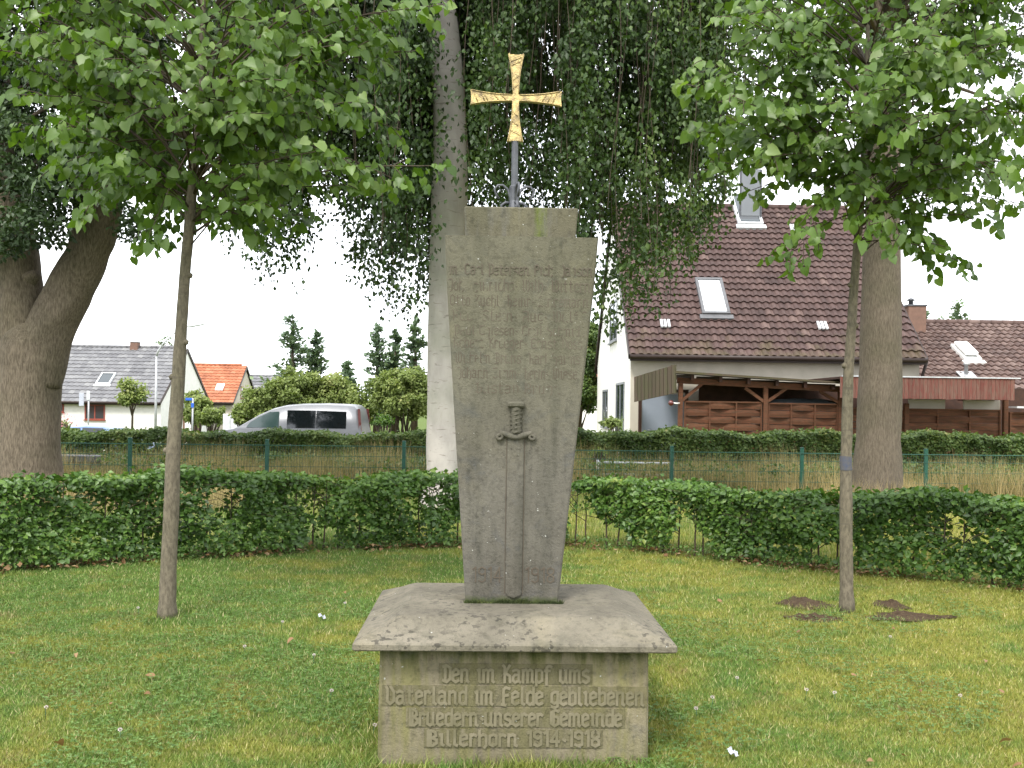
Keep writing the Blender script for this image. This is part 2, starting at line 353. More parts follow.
# ------------------------------------------------------------------ ground
def gz(x, y):
    t = min(max((y-34)/24, 0), 1)
    lf = min(max((10-x)/12, 0), 1) if y > 34 else 1
    return -1.1*t*t*(3-2*t)*lf
def sheet(name, xs, ys, zf, mat, kind='structure'):
    V = [(x, y, zf(x, y)) for y in ys for x in xs]; n = len(xs)
    F = [(j*n+i, j*n+i+1, (j+1)*n+i+1, (j+1)*n+i) for j in range(len(ys)-1) for i in range(n-1)]
    mb = MB(); mb.add(V, F, True); o = mb.build(name, mat); return tag(o, kind=kind)
sheet('ground', list(np.linspace(-60, 60, 61))+[200, 900], [-30, 0]+list(np.linspace(2, 100, 99))+[250, 900], gz, M['ground'])
bpy.data.objects['ground'].data.vertices  # noqa
road = MB(); road.quad((-70, 25.2, .004), (-2.5, 25.2, .004), (-2.5, 30.6, .004), (-70, 30.6, .004)); tag(road.build('road', M['asphalt']), kind='structure')
kb = MB(); kb.box((-36, 25.1, .05), (67, .14, .14), bev=.02); kb.box((-36, 30.7, .05), (67, .14, .14), bev=.02); tag(kb.build('kerb', M['render_cream']), kind='structure')

# near hedge line (front foot) and its inverse
HL = [(-120, 582), (-60, 576), (0, 572), (150, 563), (300, 553), (450, 547), (566, 547)]
HR = [(572, 548), (640, 552), (700, 559), (850, 574), (950, 583), (1024, 592), (1110, 604)]
HLw = [G(*p) for p in HL]; HRw = [G(*p) for p in HR]
allp = HLw+HRw
def hedge_y(x): return float(np.interp(x, [p.x for p in allp], [p.y for p in allp]))

# soil patches by the right young tree
def patch(cx, cy, rx, ry, seed):
    mb = MB(); V = [(cx, cy, .03)]; n = 40; rings = 7
    for r in range(1, rings+1):
        for k in range(n):
            a = 2*math.pi*k/n; q = r/rings*(1+.45*vnoise(math.cos(a)*1.5+seed, math.sin(a)*1.5, seed)+.35*vnoise(math.cos(a)*5+seed, math.sin(a)*5, seed))
            x = cx+rx*q*math.cos(a); y = cy+ry*q*math.sin(a)
            V.append((x, y, .006+.03*(1-r/rings)+.05*max(0, vnoise(x*16, y*16, seed))*(1-r/rings*.7)))
    F = [(0, 1+k, 1+(k+1) % n) for k in range(n)]
    for r in range(rings-1):
        for k in range(n): F.append((1+r*n+k, 1+(r+1)*n+k, 1+(r+1)*n+(k+1) % n, 1+r*n+(k+1) % n))
    mb.add(V, F); tag(mb.build('soil_patch', M['soil']), kind='structure')
SP = []
for px, py, rx, ry, s_ in ((804, 604, .22, .22, 1.3), (812, 619, .22, .12, 2.1), (908, 618, .36, .14, 5.2), (892, 606, .12, .22, 8.8)):
    p = G(px, py); patch(p.x, p.y, rx, ry, s_); SP.append((p.x, p.y, rx*.9, ry*.9))

# grass blades on the lawn
MONX, MONY = .014, 5.09
def blade_mesh(name, x, y, h, wd, mat, var, lean=.6, z0=0.0):
    n = len(x); a = rng.uniform(0, 2*np.pi, n); b = rng.uniform(0, 2*np.pi, n); l = h*rng.uniform(.1, 1, n)*lean
    V = np.zeros((n, 3, 3)); dx = np.cos(a)*wd/2; dy = np.sin(a)*wd/2
    V[:, 0, 0] = x-dx; V[:, 0, 1] = y-dy; V[:, 1, 0] = x+dx; V[:, 1, 1] = y+dy
    V[:, 2, 0] = x+np.cos(b)*l; V[:, 2, 1] = y+np.sin(b)*l; V[:, 2, 2] = h
    V[:, :2, 2] = -.003; V[:, :, 2] += z0
    return npmesh(name, V, 3, [(0, 1, 2)], var, mat)
N = 430000
u = rng.random(N); yy = (3.7**-.6 + u*(12.5**-.6-3.7**-.6))**(-1/.6)
xx = rng.uniform(-1, 1, N)*(yy*.56+.5)
hy = np.interp(xx, [p.x for p in allp], [p.y for p in allp])
keep = yy < hy+.5
c4, s4 = math.cos(R(4)), math.sin(R(4))
lx = (xx-MONX)*c4+(yy-MONY)*s4; ly = -(xx-MONX)*s4+(yy-MONY)*c4
keep &= ~((abs(lx) < .62) & (abs(ly) < .54))
for px_, py_, rx, ry in SP: keep &= (((xx-px_)/rx)**2+((yy-py_)/ry)**2 > rng.uniform(.05, 1.0, N)) | (rng.random(N) < .25)
pn = np.sin(xx*1.9+1.3*np.sin(yy*1.1))*np.sin(yy*2.3+np.sin(xx*2.7)) + .5*np.sin(xx*6.1+yy*2.2)*np.sin(yy*5.3)
hh = (.014+.017*rng.random(N)**2.5+.012*np.clip(pn, 0, 2)*rng.random(N))*(1+.25*(yy-5)/5)
near = (abs(lx) < .72) & (abs(ly) < .64); hh = np.where(near, hh*rng.uniform(1, 2.6, N), hh)
TL, TR = G(167, 617), G(847, 612)
for t_ in (TL, TR):
    dd = np.hypot(xx-t_.x, yy-t_.y); hh = np.where(dd < .55, hh*(1+1.6*np.exp(-dd*4)*rng.random(N)), hh)
k = keep
tag(blade_mesh('lawn_grass', xx[k], yy[k], hh[k], (.0022+.0007*yy[k])*rng.uniform(.6, 1.4, k.sum()), M['grass'], rng.random(k.sum())**1.3, 1.1),
    'short patchy green and yellow lawn grass around the stone memorial', 'grass', kind='stuff')
N = 90000; yy = rng.uniform(10.5, 21, N); xx = rng.uniform(-1, 1, N)*(yy*.56+1)
hy = np.interp(xx, [p.x for p in allp], [p.y for p in allp]); k = yy > hy+.4
tag(blade_mesh('meadow_grass', xx[k], yy[k], rng.uniform(.03, .12, k.sum()), rng.uniform(.008, .014, k.sum()), M['grass'], rng.random(k.sum())),
    'rougher grass between the near hedge and the green wire fence', 'grass', kind='stuff')
# clover leaves in patches
N = 30000; yy = rng.uniform(3.8, 9, N)**1; xx = rng.uniform(-1, 1, N)*(yy*.56+.3)
cn = np.array([vnoise(a*1.1+4, b*1.1, 3.3) for a, b in zip(xx, yy)]) - xx*.03
lx = (xx-MONX)*c4+(yy-MONY)*s4; ly = -(xx-MONX)*s4+(yy-MONY)*c4
k = (cn > .08) & ~((abs(lx) < .63) & (abs(ly) < .55)); xx, yy = xx[k], yy[k]; n = len(xx)
pos = np.repeat(np.stack([xx, yy, rng.uniform(.02, .045, n)], 1), 3, 0); an = np.repeat(rng.uniform(0, 6.28, n), 3)+np.tile([0, 2.09, 4.19], n)
ax = np.stack([np.cos(an), np.sin(an), rng.uniform(-.2, .3, 3*n)], 1)
CL = (np.array([(0, 0, 0), (-.42, .6, .08), (-.25, 1, .06), (0, .9, -.02), (.25, 1, .06), (.42, .6, .08)], float), [(0, 3, 2, 1), (0, 5, 4, 3)])
tag(leaves('clover', pos, ax, np.tile([0, 0, 1.], (3*n, 1))+rv(3*n, .25), rng.uniform(.009, .016, 3*n), np.repeat(rng.random(n), 3), CL, M['clover']),
    'low patches of clover leaves growing through the lawn', 'clover', kind='stuff')
# ------------------------------------------------------------------ memorial
mon = empty('war_memorial', (MONX, MONY, 0), R(1.5), label='weathered sandstone war memorial with tapering inscribed stele, sword relief and golden cross', cat='monument')
def chamfer_block(name, ring_list, mat, parent):
    """loft of rectangles (cx, cy, hx, hy, z, corner)"""
    mb = MB(); V = []; n = 8
    for cx, cy, hx, hy_, z, b in ring_list:
        for sx, sy, first in ((-1, -1, 0), (1, -1, 1), (1, 1, 0), (-1, 1, 1)):
            q = [(sx*(hx), sy*(hy_-b)), (sx*(hx-b), sy*hy_)]
            if first: q = q[::-1]
            if (sx, sy) == (-1, -1) or (sx, sy) == (1, 1): pass
            for x, y in q: V.append((cx+x, cy+y, z))
    F = [tuple(range(n))[::-1], tuple(len(V)-n+i for i in range(n))]
    for r in range(len(ring_list)-1):
        for i in range(n): F.append((r*n+i, r*n+(i+1) % n, (r+1)*n+(i+1) % n, (r+1)*n+i))
    mb.add(V, F); return mb.build(name, mat, parent)
# plinth, front face at local y = -0.535
plinth = chamfer_block('plinth', [(0, 0, .618, .530, -.05, .012), (0, 0, .617, .532, .25, .012), (0, 0, .613, .532, .540, .012)], M['st_plinth'], mon)
slab = chamfer_block('slab', [(0, 0, .715, .632, .538, .006), (0, 0, .725, .642, .545, .008), (0, 0, .725, .642, .568, .008), (0, 0, .718, .635, .576, .008),
                              (0, 0, .60, .51, .622, .01), (0, 0, .535, .44, .654, .02), (0, 0, .515, .42, .658, .02), (0, 0, .30, .2, .659, .02)], M['st_slab'], mon)
SB, ST = .660, 2.474
def sw(z): return .2300+(.3855-.2300)*(z-SB)/(ST-SB)
def sdp(z): return .13+.03*(z-SB)/(ST-SB)
stele = chamfer_block('stele', [(-.005+.025*(z-SB)/(ST-SB), 0, sw(z)-(.006 if z > 2.46 else 0), sdp(z)-(.006 if z > 2.46 else 0), z, .009) for z in (SB-.02, .70, 1.0, 1.4, 1.8, 2.2, 2.462, ST)], M['st_stele'], mon)
cap = chamfer_block('cap_stone', [(.014, 0, .276, .10, ST-.004, .006), (.015, 0, .280, .102, 2.55, .006), (.016, 0, .285, .104, 2.622, .006), (.016, 0, .280, .10, 2.628, .006)], M['st_cap'], mon)
mb = MB()
for s_ in (-1, 1):   # moss tufts at the foot of the stele
    pass
N = 2600; xs = rng.uniform(-.24, .245, N); hs = rng.uniform(.004, .02, N)*(1+.8*np.sin(xs*40)*np.sin(xs*17))
mo = blade_mesh('moss', xs, -.133-rng.random(N)**2*.016, np.abs(hs)*.9+.003, np.full(N, .005), M['mossm'], rng.random(N), 1.0, .658); mo.parent = mon

# stroke lettering --------------------------------------------------
GL = {  # blackletter-like strokes on a grid: x 0..3, x-height 6, ascender 8
 'a': [[(0, 5.4), (1, 6), (2.2, 5.4), (2.2, .6), (2.8, 0)], [(2.2, 3.4), (.8, 3.6), (0, 2.6), (0, .8), (.8, 0), (2.2, .8)]],
 'b': [[(0, 8), (0, .6), (.9, 0), (2.2, .8), (2.2, 5.2), (1.2, 6), (0, 5)]],
 'c': [[(2.2, 5.4), (1.1, 6), (0, 5), (0, .9), (1, 0), (2.2, .7)]],
 'd': [[(2.3, 0), (2.3, 8)], [(2.3, 5.2), (1.1, 6), (0, 5), (0, .9), (1, 0), (2.3, .9)]],
 'e': [[(0, 3), (2.1, 3.9), (2.1, 5.2), (1.1, 6), (0, 5), (0, .9), (1, 0), (2.2, .8)]],
 'f': [[(.7, -1), (.7, 7), (1.6, 8), (2.5, 7.4)], [(0, 5.6), (1.9, 5.6)]],
 'g': [[(2.2, 5.8), (1, 6), (0, 5), (0, 1.4), (1, .6), (2.2, 1.3)], [(2.2, 6), (2.2, -.6), (1.2, -1.4), (0, -1)]],
 'h': [[(0, 8), (0, 0)], [(0, 5), (1.2, 6), (2.2, 5.2), (2.2, .3), (1.6, -1)]],
 'i': [[(0, 5.6), (.6, 6), (.6, .6), (1.2, 0)]],
 'k': [[(0, 8), (0, 0)], [(0, 3), (1.2, 6), (2.2, 5)], [(.4, 3.2), (1.4, 3), (2.4, 0)]],
 'l': [[(.3, 8), (.3, .7), (1.1, 0)]],
 'm': [[(0, 6), (0, 0)], [(0, 5.2), (1, 6), (1.7, 5.4), (1.7, 0)], [(1.7, 5.2), (2.8, 6), (3.5, 5.4), (3.5, .5), (4, 0)]],
 'n': [[(0, 6), (0, 0)], [(0, 5.2), (1.3, 6), (2.1, 5.4), (2.1, .5), (2.7, 0)]],
 'o': [[(1.1, 6), (0, 5), (0, .9), (1.1, 0), (2.2, .9), (2.2, 5.1), (1.1, 6)]],
 'p': [[(0, 6), (0, -1.4)], [(0, 5.2), (1.2, 6), (2.2, 5.1), (2.2, .9), (1.1, 0), (0, .7)]],
 'r': [[(0, 6), (0, 0)], [(0, 5), (1, 6), (1.8, 5.2)]],
 's': [[(2.1, 5.3), (1.1, 6), (0, 5), (0, 3.7), (2.1, 2.4), (2.1, .9), (1, 0), (0, .7)]],
 't': [[(.7, 7.6), (.7, .8), (1.5, 0), (2.1, .5)], [(0, 5.7), (1.8, 5.7)]],
 'u': [[(0, 6), (0, .8), (1, 0), (2.1, .8)], [(2.1, 6), (2.1, .5), (2.7, 0)]],
 'v': [[(0, 6.4), (.2, 5.5), (.2, .9), (1.1, 0), (2.2, 1), (2.2, 5), (1.2, 6.2)]],
 'w': [[(0, 6.4), (0, .8), (.9, 0), (1.7, .8), (1.7, 6)], [(1.7, .8), (2.6, 0), (3.5, 1), (3.5, 5), (2.7, 6.2)]],
 'z': [[(0, 6), (2, 6), (0, 3.2), (2, 2.4), (2, .9), (1, -.6), (0, 0)]],
 'B': [[(0, 8), (0, 0), (1.6, 0), (2.8, 1.2), (2.8, 3), (1.4, 4), (2.6, 5.2), (2.4, 7), (1.2, 8), (0, 7.2)], [(.9, 7), (.9, 1)]],
 'D': [[(0, 7.2), (1.2, 8), (2.8, 6.6), (2.8, 1.4), (1.4, 0), (0, .8)], [(.9, 7), (.9, 1)]],
 'G': [[(2.8, 7.2), (1.4, 8), (0, 6.6), (0, 1.3), (1.3, 0), (2.8, 1.2), (2.8, 4.2), (1.6, 4.6)], [(.9, 7), (.9, 1)]],
 'J': [[(0, 7.4), (1.4, 8), (2.2, 7), (2.2, .2), (1, -1)]],
 'K': [[(0, 8), (.7, 7), (.7, 0)], [(.7, 4), (2.6, 8)], [(1, 4.4), (2.6, 3), (2.8, 0)]],
 'L': [[(1.6, 8), (.4, 6.6), (.8, 1), (0, 0), (1.6, .6), (2.8, 0)]],
 'P': [[(0, 8), (.6, 7), (.6, -1)], [(.6, 6.6), (1.8, 8), (2.8, 6.8), (2.8, 1.6), (1.6, .6), (.6, 1.4)]],
 'R': [[(0, 8), (.6, 7), (.6, 0)], [(.6, 6.8), (1.8, 8), (2.8, 6.8), (2.4, 4.4), (.8, 4)], [(1.6, 4), (2.6, 2.4), (2.9, 0)]],
 'S': [[(2.8, 7), (1.4, 8), (0, 6.8), (.2, 5), (2.6, 3.2), (2.8, 1.2), (1.4, 0), (0, .9)]],
 'V': [[(0, 8), (.5, 7), (.5, 1.2), (1.5, 0), (2.9, 1.4), (2.9, 5.6), (1.7, 8)]],
 'W': [[(0, 8), (.4, 7), (.4, 1), (1.2, 0), (2, 1), (2, 8)], [(2, 1), (2.8, 0), (3.8, 1.4), (3.8, 6), (3, 8)]],
 '1': [[(0, 6.8), (1, 8), (1, 0)]], '4': [[(1.9, 0), (1.9, 8), (0, 2.4), (2.7, 2.4)]],
 '8': [[(1.2, 8), (.1, 7), (.1, 5.2), (2.3, 3), (2.3, 1), (1.2, 0), (.1, 1), (.1, 3), (2.3, 5.2), (2.3, 7), (1.2, 8)]],
 '9': [[(2.3, 5), (1.2, 4), (.1, 5), (.1, 7), (1.2, 8), (2.3, 7), (2.3, 1), (1.2, 0), (.1, .8)]],
 '.': [[(.2, 3.6), (.9, 2.9)]], ' ': []}
GL['F'] = [[(2.8, 7.4), (1.4, 8), (.6, 7), (.6, 0)], [(.6, 4), (2.2, 4.4)], [(0, 0), (1.4, -.4)]]
def twidth(t, gap=1.1): return sum((max([p[0] for s in GL[c] for p in s] or [1.3]))+gap for c in t)-gap
def write(mb, t, x0, x1, z0, zh, yf, stroke=.006, depth=.005, drop=0.0):
    """yf(z): local y of the face"""
    W = twidth(t); kx = (x1-x0)/W; kz = zh/8; x = x0; c_ = 0
    for c in t:
        for s in GL[c]:
            for a, b in zip(s[:-1], s[1:]):
                if random.random() < drop: continue
                c_ += 1
                A = Vector((x+a[0]*kx, 0, z0+a[1]*kz)); B = Vector((x+b[0]*kx, 0, z0+b[1]*kz))
                d = (B-A); L = d.length; d.normalize(); A -= d*stroke*.35; B += d*stroke*.35
                nrm_ = Vector((-d.z, 0, d.x))*stroke/2; dep = depth*(1+.05*(c_ % 9))
                q = []
                for p_, sg in ((A, -1), (B, -1), (B, 1), (A, 1)):
                    v = p_+nrm_*sg; q.append(Vector((v.x, yf(v.z)-dep, v.z)))
                mb.prism(q, (0, dep+.002, 0))
        x += (max([p[0] for s in GL[c] for p in s] or [1.3])+1.1)*kx
    return mb
ppx = 4.575/1000
def plx(px): return (px-513.5)*ppx
def plz(py): return CAM_H-(py-406)*ppx*1.003
pf = lambda z: -.5325
rec = MB(); ins = MB()
rows = [(441, 589, 663, 681), (385, 644, 685, 703), (409, 622, 707, 724), (427, 600, 728, 744)]
for (a, b, t_, b_) in rows:
    rec = MB(); rec.box((plx((a+b)/2), -.533, (plz(t_)+plz(b_))/2), ((b-a+5)*ppx, .004+.0006*(a % 3), (b_-t_+2.2)*ppx)); rec.build('lettering_field', M['st_recess'], plinth)

for t, (a, b, t_, b_) in zip(['Den im Kampf ums', 'Vaterland im Felde gebliebenen', 'Bruedern.unserer Gemeinde', 'Billerhorn 1914.1918'], rows):
    ins = MB(); write(ins, t, plx(a+1.5), plx(b-1.5), plz(b_-1), (b_-t_-1.2)*ppx, lambda z: -.5352,   .0125, .0045); ins.build('inscription', M['letter'], plinth)
# stele lettering and years
sf = lambda z: -sdp(z)+.0005
spx = 4.95/1000
def slx(px, py): return (px-512)*spx-.014-.006+(py-384)*.014*spx
def slz(py): return CAM_H-(py-406)*spx
let = MB()
srows = [('m. Carl Petersen Rich. Jansen', 451, 592, 265, 275), ('Joh. Hinrichs. Wilh. Wittern', 449, 590, 280, 291), ('Otto Kuehl. Heinr. Lindemann', 451, 588, 296, 306),
         ('Rud. Stein. Aug. Wulff', 453, 586, 311, 321), ('Paul Thiesen. Emil Schmidt', 455, 584, 326, 335), ('Robert Kroeger. Ernst Voss', 454, 582, 338, 348),
         ('Wilhelm Bruns. Karl Harms', 456, 580, 353, 363), ('Johann Timm. Herm. Wiese', 458, 577, 368, 378), ('Gustav Bruhn', 476, 560, 383, 393)]
for c in 'EHOTACJI': pass
GL['E'] = [[(2.8, 7), (1.4, 8), (0, 6.8), (0, 1.2), (1.4, 0), (2.8, 1)], [(0, 4), (2, 4.4)]]; GL['H'] = [[(0, 7.4), (.8, 8), (.8, 0)], [(.8, 4.6), (2, 5.2), (2.8, 4.2), (2.6, 0), (1.8, -1)]]
GL['O'] = GL['o']; GL['C'] = GL['c']; GL['A'] = [[(0, 7.2), (1.4, 8), (2.6, 7), (2.6, .6), (3, 0)], [(2.6, 4), (.4, 3.2), (0, 0)]]; GL['T'] = [[(0, 7.4), (2.8, 7.8)], [(1.2, 7), (0, 5.6), (0, 1.2), (1.4, 0), (2.8, 1)]]; GL['O'] = [[(1.3, 8), (0, 6.6), (0, 1.2), (1.3, 0), (2.7, 1.3), (2.7, 6.6), (1.3, 8)]]; GL['C'] = [[(2.6, 7.2), (1.2, 8), (0, 6.6), (0, 1.3), (1.2, 0), (2.6, 1)]]
for i, (t, a, b, t_, b_) in enumerate(srows):
    let = MB(); write(let, t, slx(a, t_), slx(b, t_), slz(b_+.5), (b_-t_+1)*spx*.95, sf, .0042 if i else .005, .0012, .22); let.build('inscription', M['letter_dim'], stele)
let = MB(); write(let, '1914', slx(473, 570), slx(502, 570), slz(582.5), 15*spx, sf, .0068, .003)
let.build('year_number', M['letter_dim'], stele)
let = MB(); write(let, '1918', slx(526, 570), slx(554, 570), slz(582.5), 15*spx, sf, .0068, .003)
let.build('year_number', M['letter_dim'], stele)
# sword relief
swd = MB(); sx0 = slx(515, 500)
zt, zb = slz(437), slz(598); hw = .041
for side in (0,):
    pts = []
    for i in range(17):
        z = zt+(zb+.03-zt)*i/16; pts.append((z, hw))
    for i in range(1, 7): a = i/6*math.pi/2; pts.append((zb+.03-.03*math.sin(a), hw*math.cos(a)))
    V = []; F = []
    for z, q in pts:
        yb = -sdp(z)
        for xo, dp in ((-q, .0), (-q*.97, .008), (-q*.45, .0125), (0, .0145), (q*.45, .0125), (q*.97, .008), (q, .0)):
            V.append((sx0+xo, yb-dp+.001, z))
    for i in range(len(pts)-1):
        for k_ in range(6): F.append((i*7+k_, i*7+k_+1, (i+1)*7+k_+1, (i+1)*7+k_))
    swd.add(V, F)
gzc = slz(435.5); yb = -sdp(gzc)
gp = []
for i in range(25):
    t = -1+2*i/24; gp.append((sx0+t*.078, yb-.012, gzc-.010*math.cos(t*math.pi*.9)+.004))
swd.tube(gp, [.011+.006*math.cos(t_/24*math.pi-math.pi/2) for t_ in range(25)], 10)
for s_ in (-1, 1):
    sp_ = [(sx0+s_*(.082+.018*math.cos(a)*(1-a/14)), yb-.014, gzc-.006+.018*math.sin(a)*(1-a/14)) for a in np.linspace(1.6, 8.5, 20)]
    swd.tube(sp_, .0085, 8)
hz0, hz1 = gzc+.01, slz(407)
swd.tube([(sx0, yb-.006, hz0+(hz1-hz0)*i/14) for i in range(15)], [.024+.004*abs(math.sin(i*1.57)) for i in range(15)], 14)
for i in range(6):
    z = hz0+(hz1-hz0)*(i+.3)/6; swd.tube([(sx0-.027, yb-.012, z-.008), (sx0, yb-.034, z), (sx0+.027, yb-.012, z+.010)], .005, 6)
swd.box((sx0, yb-.012, hz1+.012), (.085, .05, .030), bev=.009)
swd.build('sword_relief', M['st_stele'], stele)
# dark strips beside the blade, painting in the shade of a shallow groove
for s_ in (-1, 1): ol = MB(); ol.prism([(sx0+s_*(hw+.002), -sdp(zt)-.0012, zt), (sx0+s_*(hw+.0055), -sdp(zt)-.0012, zt), (sx0+s_*(hw+.0055), -sdp(zb)-.0012, zb+.02), (sx0+s_*(hw+.002), -sdp(zb)-.0012, zb+.02)], (0, .003, 0)); ol.build('groove_shade_strip', M['letter_dim'], stele)
# cross
cx0 = P(515.6, 98, 5.09).x-MONX; zc = P(516, 98.5, 5.09).z
cpx = 5.09/1000
def flare(mb, ax, sg, L, w0, w1):
    n = 9; pr = []
    for i in range(n):
        t = i/(n-1); pr.append((t*L, w0+(w1-w0)*t**2.1))
    out = [(l, w) for l, w in pr]+[(L*.985, 0)]+[(l, -w) for l, w in pr[::-1]]
    V = []
    for l, w in out:
        V.append((cx0+sg*l, -.012, zc+w) if ax == 0 else (cx0+w, -.012, zc+sg*l))
    mb.prism(V, (0, .024, 0))
cr = MB()
eps = .0008
flare(cr, 0, -1, 45*cpx, .017, .038); flare(cr, 0, 1, 46*cpx, .0172, .038)
for v in range(len(cr.v)): pass
cb = MB(); flare(cb, 1, 1, 43.5*cpx, .0165, .041); flare(cb, 1, -1, 43.5*cpx, .0165, .041)
cb.v = [(x, y*1.12, z) for x, y, z in cb.v]
cr.add(cb.v, cb.f)
# raised rim and diagonal incisions on the arms
fin = empty('cross_finial', (0, 0, 0)); fin.parent = mon
co = cr.build('cross', M['gold'], fin)
rim = MB()
for ax in (0, 1):
    for sg in (-1, 1):
        L = 45*cpx
        for s2 in (-1, 1):
            pp = []
            for i in range(9):
                t = i/8; w_ = (.0165+(.039-.0165)*t**2.1)*s2*.93; l = .02+t*(L-.024)
                pp.append((cx0+sg*l, -.0145, zc+w_) if ax == 0 else (cx0+w_, -.0145, zc+sg*l))
            rim.tube(pp, .0028, 5)
        for j in range(7):
            if random.random() < .35: continue
            l = L*(.25+.1*j+random.uniform(-.03, .03)); w_ = .012+.02*(j/7)**2
            a_, b_ = ((cx0+sg*(l-.01), -.0148, zc-w_), (cx0+sg*(l+.012), -.0148, zc+w_)) if ax == 0 else ((cx0-w_, -.0148, zc+sg*(l-.01)), (cx0+w_, -.0148, zc+sg*(l+.012)))
            rim.tube([a_, b_], .0018, 4)
rim.build('cross_ornament', M['gold'], co)
pole = MB(); zp0, zp1 = 2.62, zc-43*cpx
pole.tube([(cx0, 0, zp0), (cx0, 0, zp0+.06), (cx0, 0, zp0+.13), (cx0, 0, zp0+.14), (cx0, 0, zp1)], [.035, .024, .026, .0175, .0165], 12, smooth=False)
pole.build('pole', M['iron'], fin)
for k_ in range(4):
    ang = k_*math.pi/2+R(12); sc = MB(); pts = []
    ctrl = [(.012, .0), (.02, .05), (.036, .088), (.06, .106), (.085, .104), (.103, .084), (.096, .058), (.08, .038)]
    for x, z in ctrl: pts.append((cx0+x*math.cos(ang), x*math.sin(ang), zp0+.03+z))
    sc.tube(pts, [.009, .008, .007, .0065, .0065, .006, .006, .006], 7)
    lo = [(.02, .045), (.045, .045), (.066, .03), (.066, .012), (.05, .006), (.042, .016), (.05, .024)]
    sc.tube([(cx0+x*math.cos(ang), x*math.sin(ang), zp0+.004+z) for x, z in lo], .0075, 7)
    sc.build('scroll', M['iron'], fin)
